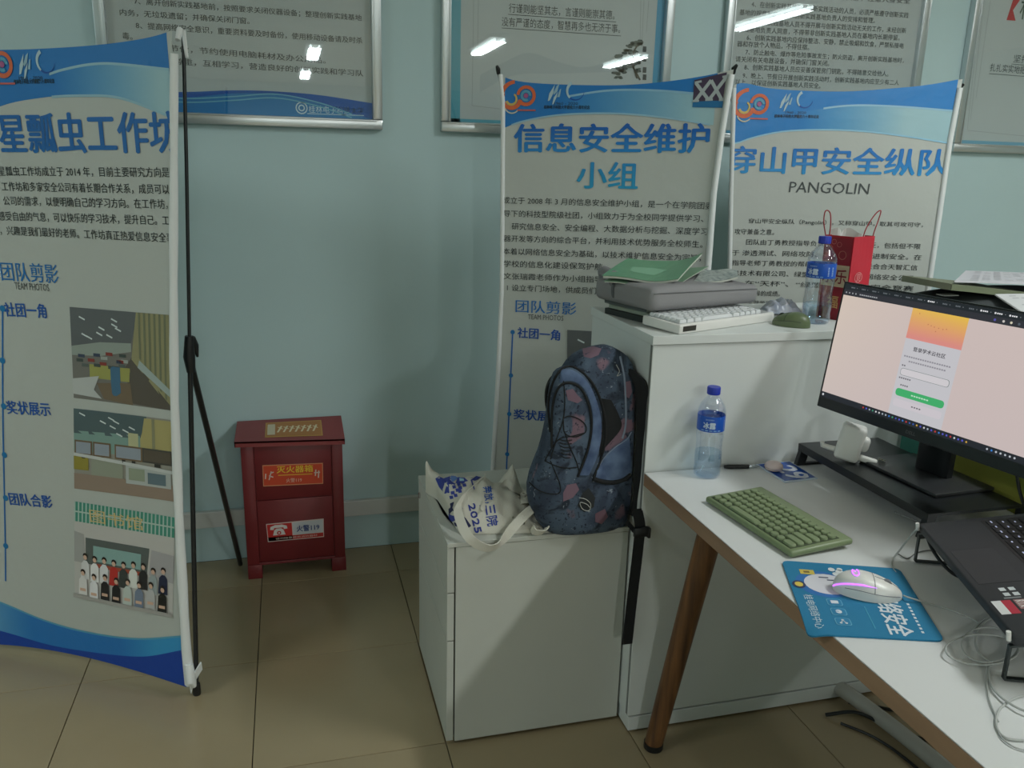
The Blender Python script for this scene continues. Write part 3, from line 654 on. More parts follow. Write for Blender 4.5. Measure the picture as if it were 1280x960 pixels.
a, b = B3.px(912, 104), B3.px(1203, 98)
xframe(t, B3, a[0], b[0], a[1]-.004)

# ---------------------------------------------------------------- red extinguisher box
X0, X1, Y0, Y1 = -.190, .157, 2.86, 3.03
t = thing('extinguisher_box', 'red metal fire extinguisher box with sloping lid and stickers, on the floor against the wall', 'extinguisher box', ((X0+X1)/2, (Y0+Y1)/2, 0))
bx = MB().box(X0+.006, X1-.006, Y0+.012, Y1, .05, .505)
bx.build('body', red_m, t)
for a, b in ((X0, X0+.042), (X1-.038, X1)):
    MB().box(a, b, Y0, Y1-.02, .055, .508, bev=.002).build('corner_post', red_m, t, smooth=True)
for a, b in ((X0, X0+.05), (X1-.05, X1+.002)):
    for y in (Y0-.002, Y1-.05):
        MB().box(a, b, y, y+.05, 0, .054, bev=.002).build('foot', red_m, t, smooth=True)
for z0, z1, nm in ((.302, .505, 0), (.062, .298, 1)):
    MB().box(X0+.044, X1-.040, Y0+.004, Y0+.016, z0, z1, bev=.0015).build('panel', red_m, t, smooth=True)
MB().box(X0+.04, X1-.036, Y0+.002, Y0+.012, .05, .06, bev=.001).build('bottom_rail', red_m, t)
# sloping lid with a folded lip
lid = MB(); la_, lb_ = Vector((X0-.018, Y0-.016, .531)), Vector((X1+.009, Y0-.016, .519))
YB = Y1-.002; 
def lidp(u, v): 
    a = la_.lerp(lb_, u); b = Vector((X0-.016, YB, .549)).lerp(Vector((X1+.008, YB, .551)), u); return a.lerp(b, v)
lid.slab(lidp, 10, 6, (0, 0, -.006)); lid.slab(lambda u, v: la_.lerp(lb_, u)+Vector((0, 0, -.020*v)), 1, 1, (0, .004, 0))
lid.slab(lambda u, v: lidp(0, u)+Vector((0, 0, -.018*v)), 1, 1, (.003, 0, 0)); lid.slab(lambda u, v: lidp(1, u)+Vector((0, 0, -.018*v)), 1, 1, (-.003, 0, 0))
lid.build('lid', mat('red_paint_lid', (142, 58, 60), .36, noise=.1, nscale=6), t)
sticker_m = mat('sticker_print', rough=.4, attr=True)
P = Print(lambda s, z, l: lidp(s, z)+Vector((0, -.0002*l, .0004+.0005*l)))
P.rect(.27, .80, .16, .84, (190, 150, 78), 1); P.rect(.28, .79, .2, .8, (176, 120, 62), 2)
P.rect(.29, .36, .26, .74, (205, 196, 170), 3)
for k in range(7): P.line((.385+k*.055, .36), (.42+k*.055, .64), .018, (225, 214, 180), 3); P.line((.385+k*.055, .6), (.43+k*.055, .5), .016, (225, 214, 180), 3)
P.build('lid_sticker', sticker_m, t, label='yellow worn sticker')
def fq(pts):
    c = [ony(*p, Y0+.004) for p in pts]; return quadmap(*[(v.x, v.z) for v in c])
pf = lambda s, z, l: (s, Y0+.0038-.0005*l, z)
P = Print(pf); Q = fq(((328, 581.5), (403.5, 578.5), (329, 608), (404, 604.5)))
def qr(P, Q, x0, x1, y0, y1, c, l): P.poly([Q(x0, y0), Q(x1, y0), Q(x1, y1), Q(x0, y1)], c, l)
OR = (206, 74, 44)
qr(P, Q, 0, 1, 0, 1, (216, 150, 110), 1); qr(P, Q, .012, .988, .04, .96, OR, 2)
P.text("灭火器箱", Q(.23, .6), Q(.83, .6), (Q(0, .93)[1]-Q(0, .6)[1]), (232, 196, 60), 3, .02); qr(P, Q, .25, .82, .48, .52, (232, 180, 60), 3)
P.text("火警119", Q(.38, .14), Q(.64, .14), (Q(0, .34)[1]-Q(0, .14)[1]), (232, 190, 170), 3, .01)
for a, b in (((.1, .3), (.14, .7)), ((.1, .5), (.17, .42)), ((.13, .62), (.18, .66)), ((.04, .35), (.05, .6)), ((.87, .4), (.88, .7)), ((.92, .3), (.93, .65)), ((.85, .55), (.95, .56))): P.line(Q(*a), Q(*b), .004, (225, 205, 195), 3)
P.build('label_sticker', sticker_m, t, label='orange sticker with yellow characters')
P = Print(pf); Q = fq(((332.5, 655), (404.5, 648), (335, 677.5), (405, 671)))
qr(P, Q, 0, 1, 0, 1, (225, 205, 200), 1); qr(P, Q, .012, .44, .04, .95, (196, 42, 40), 2); qr(P, Q, .012, .988, .04, .25, (190, 44, 40), 2); qr(P, Q, .45, .985, .27, .95, (206, 208, 214), 2)
P.text("火警119", Q(.52, .42), Q(.92, .42), (Q(0, .76)[1]-Q(0, .42)[1]), (44, 66, 128), 3, .02)
P.text("请勿随意挪用消防器材", Q(.14, .09), Q(.88, .09), (Q(0, .2)[1]-Q(0, .09)[1]), (230, 200, 190), 3)
c = Q(.21, .5); Wc = (228, 222, 220)
P.poly([Q(.10, .34), Q(.32, .34), Q(.29, .62), Q(.25, .70), Q(.17, .70), Q(.13, .62)], Wc, 3); P.disc(c[0], c[1]-.003, .0075, (196, 42, 40), 4); P.disc(c[0], c[1]-.003, .0035, Wc, 5)
P.poly([Q(.06, .66), Q(.12, .64), Q(.13, .74), Q(.29, .74), Q(.30, .64), Q(.36, .66), Q(.35, .82), Q(.27, .90), Q(.15, .90), Q(.07, .82)], Wc, 3)
P.build('label_sticker', sticker_m, t, label='red and white sticker with a telephone')

# ---------------------------------------------------------------- tall cabinet and pedestal
CZ = 1.092
t = thing('storage_cabinet', 'long chest-high white laminate cabinet row behind the desk, stacked with things', 'cabinet', (1.7, 1.97, 0))
MB().box(.826, 2.75, 1.762, 2.176, .052, 1.069, bev=.001).build('body', white_lam, t)
MB().box(.829, 2.75, 1.760, 2.17, .008, .048, bev=.001).build('plinth', white_lam, t)
MB().box(.822, 2.755, 1.757, 2.18, 1.0705, CZ, bev=.0012).build('top_panel', white_lam, t)
MB().box(.8255, .827, 1.765, 1.775, .055, 1.068).build('edge_band', mat('grey_seam', (120, 122, 120), .6), t)
PT = .578
white_dim = mat('white_laminate_dim', (190, 193, 185), .45, noise=.04, nscale=4)  # cabinet white darkened, standing in for the weaker light low down
t = thing('drawer_pedestal', 'low white pedestal cabinet on the floor carrying the backpack and tote', 'cabinet', (.59, 2.05, 0))
MB().box(.366, .8205, 1.82, 2.285, .012, .565, bev=.001).build('body', white_dim, t)
MB().box(.344, .8205, 1.818, 2.287, .5665, PT, bev=.001).build('top_panel', white_dim, t)
for z0, z1 in ((.442, .564), (.308, .439), (.014, .305)):
    MB().box(.3445, .3625, 1.822, 2.283, z0, z1, bev=.0012).build('drawer', white_dim, t)
MB().lathe((.3445, 2.255, .528), [(.009, 0), (.009, .004), (.007, .005)], 16, ax=(-1, 0, 0)).build('lock', chrome, t, smooth=True, label='small metal lock')

# ---------------------------------------------------------------- desk
DZ = .75
wood = mat('walnut_edge', (160, 128, 102), .5, noise=.25, nscale=20, stretch=(1, .15, 1))
leg_m = mat('wood_leg', (128, 88, 52), .45, rgb2=(74, 48, 30), nscale=9, stretch=(6, 6, .45))
t = thing('desk', 'white-topped computer desk with a brown edge and tapered wooden leg', 'desk', (1.2, 1.0, 0))
MB().box(  .827, 2.018, -3.0, 1.754, .719, .748, bev=.0).build('core', mat('dark_underside', (84, 74, 64), .7), t)  # core colour darkened to cut light bounced beneath the desk
MB().box(.8235, 2.02, -3.0, 1.7555, .748, DZ, bev=.0004).build('worktop', white_lam2, t)  # desk and divider lengthened out of view to shade the space beneath
MB().box(.822, .8268, -3.0, 1.755, .7175, .7479, bev=.0008).build('edge_band', wood, t)
def leg(top, foot, name='leg'):
    a, b = Vector(top), Vector(foot); k = 12
    MB().tube([a.lerp(b, i/k) for i in range(k+1)], [.031-.0075*i/k for i in range(k+1)], 24).build(name, leg_m, t, smooth=True)
    MB().lathe((b.x, b.y, 0), [(.024, 0), (.0255, .003), (.0255, b.z+.006)], 24).build('leg_cap', black_p, t, smooth=True)
leg((.955, 1.62, .7188), (.873, 1.692, .012)); leg((1.90, 1.55, .7188), (1.96, 1.60, .012))
leg((.96, -1.2, .7188), (.88, -1.3, .012)); leg((1.90, -1.2, .7188), (1.96, -1.3, .012))
t = thing('desk_divider', 'low olive-green screen standing along the back of the desk', 'desk screen', (1.55, .75, DZ))
MB().box(1.534, 1.552, -2.9, 1.56, DZ+.001, 1.02, bev=.003).build('screen_panel', mat('olive_fabric', (150, 152, 60), .9, bump=.3, bscale=400), t, smooth=True)
MB().box(1.533, 1.553, 1.56, 1.585, DZ+.001, 1.025, bev=.002).build('end_post', alu, t)
tag(MB().box(1.555, 1.60, 1.60, 1.75, DZ+.001, .98, bev=.004).build('folder', mat('teal_plastic', (64, 140, 126), .45), None, org=(1.577, 1.67, DZ)), 'dark teal panel standing behind the monitor neck', 'panel')

# ---------------------------------------------------------------- monitor on its riser
RZ = .806
t = thing('monitor_riser', 'dark grey monitor riser with slanted legs standing on the desk', 'monitor stand', (1.36, 1.5, DZ), None)
MB().slab(lambda u, v: (1.24+.235*u, 1.285+.455*v, RZ), 1, 1, (0, 0, -.007)).build('shelf', black_s, t)
MB().box(1.238, 1.2405, 1.285, 1.74, .787, RZ, bev=.0).build('front_lip', black_s, t)
for y in (1.724, 1.287):
    MB().slab(lambda u, v: (1.228+.012*v+.024*u, y, DZ+.001+(.05)*v), 1, 1, (0, .013, 0)).build('leg', black_s, t)
    MB().slab(lambda u, v: (1.478-.003*v+.012*u, y, DZ+.001+(.05)*v), 1, 1, (0, .013, 0)).build('leg', black_s, t)
    MB().box(1.235, 1.49, y+.001, y+.012, DZ+.0005, DZ+.007).build('foot_bar', black_s, t)
# monitor pose
MP, MYAW, MTILT, MW, MH = Vector((1.2347, 1.682, .9226)), .1731, .1307, .54, .3064
MU = Vector((math.sin(MYAW), -math.cos(MYAW), 0)); MN = Vector((-math.cos(MYAW), -math.sin(MYAW), 0))
MV = Vector((-MN.x*math.sin(MTILT), -MN.y*math.sin(MTILT), math.cos(MTILT))); MF = MU.cross(MV); MF = MF if MF.dot(MN) > 0 else -MF
def mp(u, v, d=0): return MP+MU*u+MV*v+MF*d
t = thing('monitor', 'wide black computer monitor showing a peach page with an orange card', 'monitor', (1.39, 1.46, RZ))
def mbox(u0, u1, v0, v1, d0, d1, bev=0):
    bm = bmesh.new(); bmesh.ops.create_cube(bm, size=1)
    for q in bm.verts: q.co = Vector(((u0+u1)/2+q.co.x*(u1-u0), (v0+v1)/2+q.co.y*(v1-v0), (d0+d1)/2+q.co.z*(d1-d0)))
    if bev: bmesh.ops.bevel(bm, geom=bm.edges[:], offset=bev, segments=2, profile=.5, affect='EDGES')
    for q in bm.verts: q.co = mp(*q.co)
    return MB().bm(bm)
mbox(0, MW, 0, MH, -.012, 0, .002).build('bezel', black_s, t)
mbox(.03, MW-.03, .03, MH-.03, -.05, -.0121, .012).build('back_shell', black_p, t, smooth=True)
SU0, SU1, SV0, SV1 = .0065, MW-.0065, .026, MH-.0045
scr = mat('screen_glow', rough=.35, emit=.98, attr=True, spec=.1)
P = Print(lambda s, z, l: mp(s, z, .0001+.0003*l))
SW, SH = SU1-SU0, SV1-SV0
X = lambda u: SU0+SW*u
Y = lambda v: SV1-SH*v
def grad(s, z):
    a, b = (s-SU0)/SW, (SV1-z)/SH
    return mixc(mixc((222, 206, 192), (214, 197, 192), min(1, a*2.2)), (206, 192, 192), b*.6)
for i in range(20):
    for j in range(10): P.rect(X(i/20), X((i+1)/20), Y((j+1)/10), Y(j/10), grad, 1)
P.rect(X(0), X(1), Y(.047), Y(0), (38, 44, 48), 3); P.rect(X(0), X(1), Y(.096), Y(.045), (52, 54, 60), 3); P.rect(X(0), X(1), Y(1), Y(.952), (40, 44, 50), 3)
g = random.Random(4)
for k in range(15):
    u = .03+k*.058; bright = k in (7, 11, 12, 13, 14)
    c = (235, 235, 238) if bright else (110, 116, 122)
    if bright: P.disc(X(u), Y(.025), .0022, (225, 225, 228), 4, 8)
    for q in range(3): P.rect(X(u+.007+q*.0075), X(u+.0125+q*.0075), Y(.030), Y(.02), c, 4)
    P.rect(X(u+.038), X(u+.041), Y(.027), Y(.022), (150, 154, 160), 4)
for k in range(4): P.rect(X(.012+k*.018), X(.018+k*.018), Y(.078), Y(.066), (170, 174, 178), 4)
for q in range(9): P.rect(X(.09+q*.011), X(.098+q*.011), Y(.077), Y(.067), (165, 168, 172), 4)
for u, c in ((.73, (88, 84, 170)), (.765, (210, 205, 200)), (.795, (220, 214, 190)), (.825, (90, 100, 110)), (.86, (120, 130, 150)), (.89, (180, 180, 180))): P.disc(X(u), Y(.072), .0026, c, 4, 10)
# page card
cu0, cu1 = .372, .628
for k in range(10):
    a, b = .096+.024*k, .096+.024*(k+1); 
    P.rect(X(cu0), X(cu1), Y(b), Y(a), lambda s, z: mixc(mixc((236, 190, 96), (238, 196, 80), (s-X(cu0))/.14), (226, 146, 138), ((SV1-z)/SH-.096)/.22), 3)
P.rect(X(cu0), X(cu1), Y(.955), Y(.336), (204, 203, 208), 2)
for u, v in ((.41, .13), (.46, .2), (.475, .205), (.49, .21), (.51, .212), (.53, .214), (.545, .208), (.5, .24)): P.disc(X(u), Y(v), .0013, (200, 120, 90), 4, 8)
P.text("登录学术云社区", (X(.42), Y(.425)), (X(.57), Y(.425)), .0095, (60, 58, 66), 4, .02)
for v, a, b in ((.47, .385, .612), (.505, .412, .588)):
    n = int((b-a)/.011)
    for q in range(n): P.rect(X(a+q*.011), X(a+q*.011+.008), Y(v+.012), Y(v), (150, 148, 156), 4)
for v, a, b in ((.545, .385, .41), (.645, .385, .45), (.7, .40, .45)):
    for q in range(int((b-a)/.01)): P.rect(X(a+q*.01), X(a+q*.01+.007), Y(v+.012), Y(v), (120, 118, 124), 4)
def rrect(P, x0, x1, y0, y1, r, c, l):
    pts = []
    for cx, cy_, a0 in ((x1-r, y0+r, -90), (x1-r, y1-r, 0), (x0+r, y1-r, 90), (x0+r, y0+r, 180)):
        pts += [(cx+r*math.cos(math.radians(a0+q*22.5)), cy_+r*math.sin(math.radians(a0+q*22.5))) for q in range(5)]
    P.poly(pts, c, l)
rrect(P, X(.385), X(.615), Y(.63), Y(.572), .006, (118, 132, 130), 4); rrect(P, X(.387), X(.613), Y(.627), Y(.575), .0055, (216, 212, 216), 5)
rrect(P, X(.385), X(.615), Y(.795), Y(.735), .007, (70, 180, 112), 4)
for q in range(7): P.rect(X(.462+q*.012), X(.471+q*.012), Y(.77), Y(.76), (200, 235, 210), 5)
rrect(P, X(.385), X(.615), Y(.88), Y(.82), .006, (212, 206, 212), 4)
for q in range(4): P.rect(X(.475+q*.012), X(.483+q*.012), Y(.855), Y(.845), (110, 108, 112), 5)
P.disc(X(.012), Y(.976), .003, (210, 214, 218), 4, 8)
cs = [(60, 120, 200), (170, 180, 190), (210, 212, 214), (190, 60, 60), (90, 90, 200), (200, 160, 70), (70, 150, 120), (220, 220, 224), (60, 90, 170), (150, 70, 140)]
for k in range(30): P.disc(X(.245+k*.0172), Y(.976), .0022, cs[g.randrange(10)], 4, 8)
for k in range(7): P.disc(X(.83+k*.018), Y(.976), .0022, (190, 196, 204) if k != 1 else (60, 130, 210), 4, 8)
P.build('screen', scr, t, label='lit screen with a web page')
P = Print(lambda s, z, l: mp(s, z, .0001+.0003*l)); P.text("DELL", (MW/2-.012, .009), (MW/2+.012, .009), .007, (96, 98, 100), 1, .02); P.build('badge_lettering', pprint, t)
nb = mp(MW/2, .09, -.05); base_c = Vector((1.39, 1.475, RZ))
nk = MB()
for q in (0,):
    rings = []
    for i in range(8):
        k = i/7; c = Vector((nb.x+.03, nb.y, nb.z)).lerp(Vector((1.41, 1.47, RZ+.008)), k); hw, hd = .042, .014
        rings.append([c+MU*(a*hw)+MF*(b*hd) for a, b in ((-1, -.6), (-.8, -1), (.8, -1), (1, -.6), (1, .6), (.8, 1), (-.8, 1), (-1, .6))])
    nk.loft(rings)
nk.build('neck', black_s, t, smooth=True)
MB().box(nb.x-.0, nb.x+.035, nb.y-.035, nb.y+.035, nb.z-.03, nb.z+.06, bev=.006).build('mount', black_p, t, smooth=True)
bm = bmesh.new(); bmesh.ops.create_cube(bm, size=1)
for q in bm.verts: q.co = Vector((q.co.x*.165, q.co.y*.235, q.co.z*.009+.0048))
bmesh.ops.bevel(bm, geom=bm.edges[:], offset=.003, segments=2, profile=.5, affect='EDGES')
MB().bm(bm, Matrix.Translation(base_c) @ Matrix.Rotation(.06, 4, 'Z')).build('base', mat('grey_black_metal', (44, 46, 48), .35), t, smooth=True)
tag(MB().tube(bez([(1.51, 1.36, .90), (1.51, 1.33, .82), (1.49, 1.27, DZ+.02), (1.46, 1.22, DZ+.006), (1.42, 1.19, DZ+.005)]), .0035, 8).build('video_cable', black_p, None, smooth=True, org=(1.4, 1.3, DZ)), 'black cable dropping behind the monitor onto the desk', 'cable')
#@@DESKITEMS
# ---------------------------------------------------------------- keyboards
KEYM = {}
def keymesh(w, d, h, m, round_=.0022, taper=.82, disc=False):
    k = (round(w, 4), d, h, m.name, disc)
    if k in KEYM: return KEYM[k]
    mb = MB()
    n = 5; r0 = min(w, d)*(.48 if disc else .16)
    def ring(s_, z):
        pts = []
        for cx, cy_, a0 in ((1, -1, -90), (1, 1, 0), (-1, 1, 90), (-1, -1, 180)):
            for q in range(n):
                a = math.radians(a0+q*90/(n-1)); pts.append(Vector((cx*(w/2-r0)*s_+r0*math.cos(a)*s_, cy_*(d/2-r0)*s_+r0*math.sin(a)*s_, z)))
        return pts
    mb.loft([ring(1, 0), ring(.97, h*.55), ring(taper, h)])
    o = mb.build('key', m, None, smooth=30); me = o.data; bpy.data.objects.remove(o); KEYM[k] = me; return me
def keyboard(t, M, rows, pitch, d, h, mk, x0=0, y0=0, gap=.0022, disc=False, rowp=None):
    """rows from the user's side backwards; each a list of widths (in pitches; negative = a gap)."""
    base = wloc(t)
    for r_, row in enumerate(rows):
        x = x0
        for wd in row:
            if wd > 0:
                c = M @ Vector((x+wd*pitch/2, y0+(r_+.5)*(rowp or pitch), 0))
                mm = mk(r_, x) if callable(mk) else mk
                o = bpy.data.objects.new('key', keymesh(wd*pitch-gap, d, h, mm, disc=disc)); COL.objects.link(o); o.parent = t
                R_ = M.to_3x3().to_4x4(); o.matrix_local = Matrix.Translation(c-base) @ R_
            x += abs(wd)*pitch
ROWS5 = [[1.25, 1.25, 1.25, 5.5, 1.25, 1, 1, 1, 1], [2, 1, 1, 1, 1, 1, 1, 1, 1, 1, 1, 1.5, 1], [1.6, 1, 1, 1, 1, 1, 1, 1, 1, 1, 1, 1, 1.9], [1.3, 1, 1, 1, 1, 1, 1, 1, 1, 1, 1, 1, 1, 1.2], [1, 1, 1, 1, 1, 1, 1, 1, 1, 1, 1, 1, 1, 1.5]]
def frame(o, u, tilt=0):
    U = Vector((u[0], u[1], 0)).normalized(); V = Vector((0, 0, 1)).cross(U)
    m = Matrix((U, V, Vector((0, 0, 1)))).transposed().to_4x4()
    return Matrix.Translation(o) @ m @ Matrix.Rotation(tilt, 4, 'X')
sage = mat('sage_plastic', (118, 134, 98), .42); sage2 = mat('sage_keycap', (122, 138, 102), .5)
t = thing('keyboard', 'sage green keyboard with rounded keys on the white desk beside the blue mouse pad', 'keyboard', (.973, 1.42, DZ))
KM = frame((.8815, 1.5555, DZ+.0075), (.030, -.2925), math.radians(2.6))
KM2 = KM
MB().box(0, .294, 0, .152, -.006, .008, bev=.006, seg=3, M=KM).build('case', sage, t, smooth=True)
MB().box(.012, .282, .008, .126, .0079, .0086, M=KM).build('key_well', mat('sage_dark', (66, 78, 56), .7), t)
MB().box(.03, .264, .120, .146, -.012, -.004, bev=.002, M=KM).build('rear_foot', sage, t, smooth=True)
KK = KM @ Matrix.Translation((0, 0, .0086))
G5 = [[1, 1, 1, 5.3, 1, 1, 1, 1, 1.7], [1.4, 1, 1, 1, 1, 1, 1, 1, 1, 1, 1, 2.6], [1.2, 1, 1, 1, 1, 1, 1, 1, 1, 1, 1, 2.8], [1, 1, 1, 1, 1, 1, 1, 1, 1, 1, 1, 1, 2], [1, 1, 1, 1, 1, 1, 1, 1, 1, 1, 1, 1, 1, 1], [1, 1, 1, 1, 1, 1, 1, 1, 1, 1, 1, 1, 1, 1]]
keyboard(t, KK, G5, .0191, .0165, .0042, sage2, .0135, .009, disc=True, rowp=.0193)
whitek = mat('white_keycap', (216, 220, 222), .5)
t = thing('keyboard', 'white mechanical keyboard on top of the tall cabinet under the laptop sleeve', 'keyboard', (1.03, 1.87, CZ))
KM = frame((.892, 1.764, CZ+.004), (.9296, .3687), math.radians(2.5))
MB().box(0, .365, 0, .125, -.004, .0195, bev=.004, seg=3, M=KM).build('case', white_p, t, smooth=True)
MB().box(.008, .357, .010, .117, .0194, .0202, M=KM).build('key_well', mat('grey_well', (150, 154, 156), .6), t)
keyboard(t, KM @ Matrix.Translation((0, 0, .0202)), [r[:] for r in ROWS5]+[[1, -.3, 1, 1, 1, 1, -.2, 1, 1, 1, 1, -.2, 1, 1, 1, 1]], .0215, .016, .0085, whitek, .010, .011, rowp=.0172)
MB().box(.012, .058, -.0008, .001, .002, .015, bev=.0005, M=KM).build('badge', mat('dark_badge', (58, 58, 52), .3, metal=.5), t, label='dark metal badge on the front edge')

# ---------------------------------------------------------------- mice
def mouse(t, c, u, L_, W_, H_, m, z0, seam_m):
    U = Vector((u[0], u[1], 0)).normalized(); V = Vector((-U.y, U.x, 0)); c = Vector((c[0], c[1], z0))
    def P(a, th, off=0):    # a 0 tail .. 1 nose
        x = (a-.5)*L_; e = math.sqrt(max(0, 1-abs(2*a-1)**2.6)); wd = W_/2*e*(1-.12*math.cos(2*math.pi*(a-.05))*.8); hh = H_*(e**.7)*(1-.38*max(0, a-.38)/.62)
        cx, cz = math.cos(th), math.sin(th)
        return c+U*x+V*(math.copysign(abs(cx)**.75, cx)*(wd+off))+Vector((0, 0, .001+(hh+off)*abs(cz)**.8))
    rings = [[P(.003+.994*(1-math.cos(math.pi*i/24))/2, math.pi*j/18) for j in range(19)] for i in range(25)]
    o = MB().loft(rings).build('shell', m, t, smooth=60)
    s_ = MB()
    s_.tube([P(.58+.40*i/8, math.pi/2, .0001) for i in range(9)], .0007, 5); s_.tube([P(.56, math.pi*(.12+.76*i/12), .0001) for i in range(13)], .0006, 5)
    for sg in (.12, .88): s_.tube([P(.15+.8*i/14, math.pi*sg, .0001) for i in range(15)], .0006, 5)
    s_.build('button_seam', seam_m, t)
    q = P(.76, math.pi/2); MB().lathe(q-V*.0035-Vector((0, 0, .005)), [(.0075, 0), (.0085, .001), (.0085, .006), (.0075, .007)], 16, ax=V).build('wheel', seam_m, t, smooth=True)
    return P, o
t = thing('computer_mouse', 'olive green mouse on the tall cabinet in front of the upper water bottle', 'mouse', (1.243, 1.842, CZ))
mouse(t, (1.243, 1.838), (-.50, .75), .098, .064, .036, mat('olive_plastic', (92, 106, 74), .4), CZ, mat('olive_dark', (38, 46, 34), .6))
PADZ = DZ+.0035
t = thing('computer_mouse', 'white wired mouse with a violet light strip on the blue mouse pad', 'mouse', (.963, 1.112, PADZ))
MPf, mo = mouse(t, (.966, 1.112), (.10, -.056), .116, .064, .038, white_p, PADZ, mat('grey_line', (120, 122, 128), .6))
vio = mat('violet_glow', (196, 110, 255), emit=1.6)
MB().tube([MPf(.0+.58*(i/20)**1.3+.006, math.pi*(.99-.86*0-.0-.17-(.06*i/20)), .0004) for i in range(21)], [.0016]*16+[.0013, .001, .0007, .0005, .0003], 6).build('light_strip', vio, t, smooth=True)
cc = [MPf(.30+.045*math.sin(a), math.pi/2-.30*math.cos(a), .0006) for a in [math.radians(q) for q in range(40, 330, 20)]]
MB().tube(cc, .0011, 6).tube([cc[-1], MPf(.30, math.pi/2-.02, .0006)], .0011, 6).build('logo_mark', vio, t, smooth=True)
# pad
t = thing('mouse_pad', 'blue mouse pad with white characters, one corner over the desk edge', 'mouse pad', (.94, 1.1, DZ))
A_, B_, C_, D_ = Vector((.888, 1.258, 0)), Vector((.785, 1.018, 0)), Vector((.989, .951, 0)), Vector((1.091, 1.180, 0))
def padp(u, v, l=0):
    p = (A_*(1-u)+B_*u)*(1-v)+(D_*(1-u)+C_*u)*v
    z = PADZ - max(0, (.822-p.x))**2*5
    return Vector((p.x, p.y, z+.00025*l))
def rsq(u, v, r=.055):   # rounded corners
    x, y = abs(u-.5), abs(v-.5); d = .5-r
    if x > d and y > d:
        m_ = max(x-d, y-d); l = math.hypot(x-d, y-d); k = m_/l
        return (.5+math.copysign(d+(x-d)*k, u-.5), .5+math.copysign(d+(y-d)*k, v-.5))
    return (u, v)
MB().slab(lambda u, v: padp(*rsq(u, v)), 36, 36, (0, 0, -.003)).build('rubber_base', mat('pad_blue', (30, 122, 164), .8, bump=.3, bscale=900), t)
P = Print(lambda s, z, l: padp(s, z, l)); WH = (214, 224, 232)
P.text("网络安全", (.42, .64), (.965, .61), .19, WH, 2, .02, shear=0); P.text("桂电网络中心", (.50, .07), (.93, .07), .075, (190, 212, 224), 2, .006)
for k in range(9): P.rect(.54+k*.045, .565+k*.045, .875-k*.002, .895-k*.002, WH, 2)
P.rect(.62, .9, .52, .527, (70, 160, 190), 2)
P.disc(.33, .28, .19, (44, 110, 178), 1, 24, .23); P.disc(.33, .31, .15, (212, 212, 220), 2, 24, .19)
for k in range(3): P.line((.235+k*.035, .26+k*.06), (.235+k*.035, .34+k*.06), .014, (40, 50, 84), 3)
P.rect(.13, .20, .12, .24, (206, 186, 84), 3); P.rect(.15, .18, .15, .2, (130, 110, 60), 4)
P.disc(.36, .07, .055, (50, 56, 92), 3, 14); P.disc(.36, .07, .035, (214, 190, 84), 4, 10)
for a, b, r in ((.10, .40, .03), (.13, .46, .035), (.17, .42, .03), (.09, .47, .025)): P.disc(a, b, r, (214, 220, 222), 3, 8)
P.disc(.14, .62, .035, (196, 182, 100), 3, 10, .06); P.disc(.14, .62, .02, (120, 130, 110), 4, 10, .03)
for k in range(3):
    u = .585+k*.125; rrect(P, u-.045, u+.045, .24, .36, .02, (96, 168, 200), 2); rrect(P, u-.04, u+.04, .247, .353, .018, (40, 128, 172), 3)
    if k == 0: P.rect(u-.02, u+.02, .27, .33, WH, 4)
    elif k == 1: P.disc(u, .3, .025, WH, 4, 10); P.rect(u-.004, u+.004, .262, .3, (40, 128, 172), 5)
    else: [P.disc(u+a, .3+b, .011, WH, 4, 8) for a, b in ((-.018, 0), (.018, .02), (.018, -.02))]; P.line((u-.018, .3), (u+.018, .32), .007, WH, 4); P.line((u-.018, .3), (u+.018, .28), .007, WH, 4)
P.build('printed_art', mat('pad_print', rough=.75, attr=True), t)

# ---------------------------------------------------------------- laptop and stand
LA = Vector((1.139, 1.203, .832)); e1 = Vector((-.377, -.926, 0)); e2h = Vector((.926, -.377, 0)); lt = math.radians(11)
e2 = e2h*math.cos(lt)+Vector((0, 0, math.sin(lt))); en = e1.cross(e2).normalized(); en = en if en.z > 0 else -en
LM = Matrix((e1, e2, en)).transposed().to_4x4(); LM = Matrix.Translation(LA) @ LM
LM_ = LM if LM.determinant() > 0 else LM
t = thing('laptop', 'black laptop with stickers raised on a folding stand at the right edge', 'laptop', (1.15, .98, .83))
def lbox(a, b, c, d, e, f, bev=0, seg=2): return MB().box(a, b, c, d, e, f, bev=bev, seg=seg, M=LM_)
lcol = mat('laptop_shell', (42, 45, 49), .5)
lb = lbox(0, .398, 0, .262, -.018, 0, bev=.004, seg=3).build('chassis', lcol, t, smooth=True)
KL = Matrix((e1, e2, en)).transposed()
KLM = Matrix.Translation(LA+e1*.020+e2*.108+en*.0003) @ KL.to_4x4()
kblack = mat('laptop_key', (20, 21, 26), .55); klit = mat('key_legend', (190, 196, 230), .5, emit=.25)
lbox(.016, .384, .104, .226, .0001, .0004).build('key_well', black_p, t)
keyboard(t, KLM, [r[:] for r in ROWS5]+[[1]*15], .0212, .0155, .0022, kblack, 0, 0, gap=.003, rowp=.0188)
lg = MB(); g = random.Random(9)
for r_ in range(6):
    for c_ in range(15):
        p = Vector((.0305+c_*.0212+(.004*r_ if r_ < 5 else 0), .108+.0188*(r_+.5), .0027)); wq = g.choice([.0025, .004, .003])
        lg.box(p.x-wq, p.x+wq, p.y-.0012, p.y+.0012, p.z, p.z+.0002, M=LM_)
lg.build('key_legends', klit, t)
lbox(.125, .245, .012, .082, .0001, .0004).build('touchpad', mat('touchpad', (41, 44, 48), .5), t)
P = Print(lambda s, z, l: LA+e1*s+e2*z+en*(.0002+.0003*l))
SX = .262
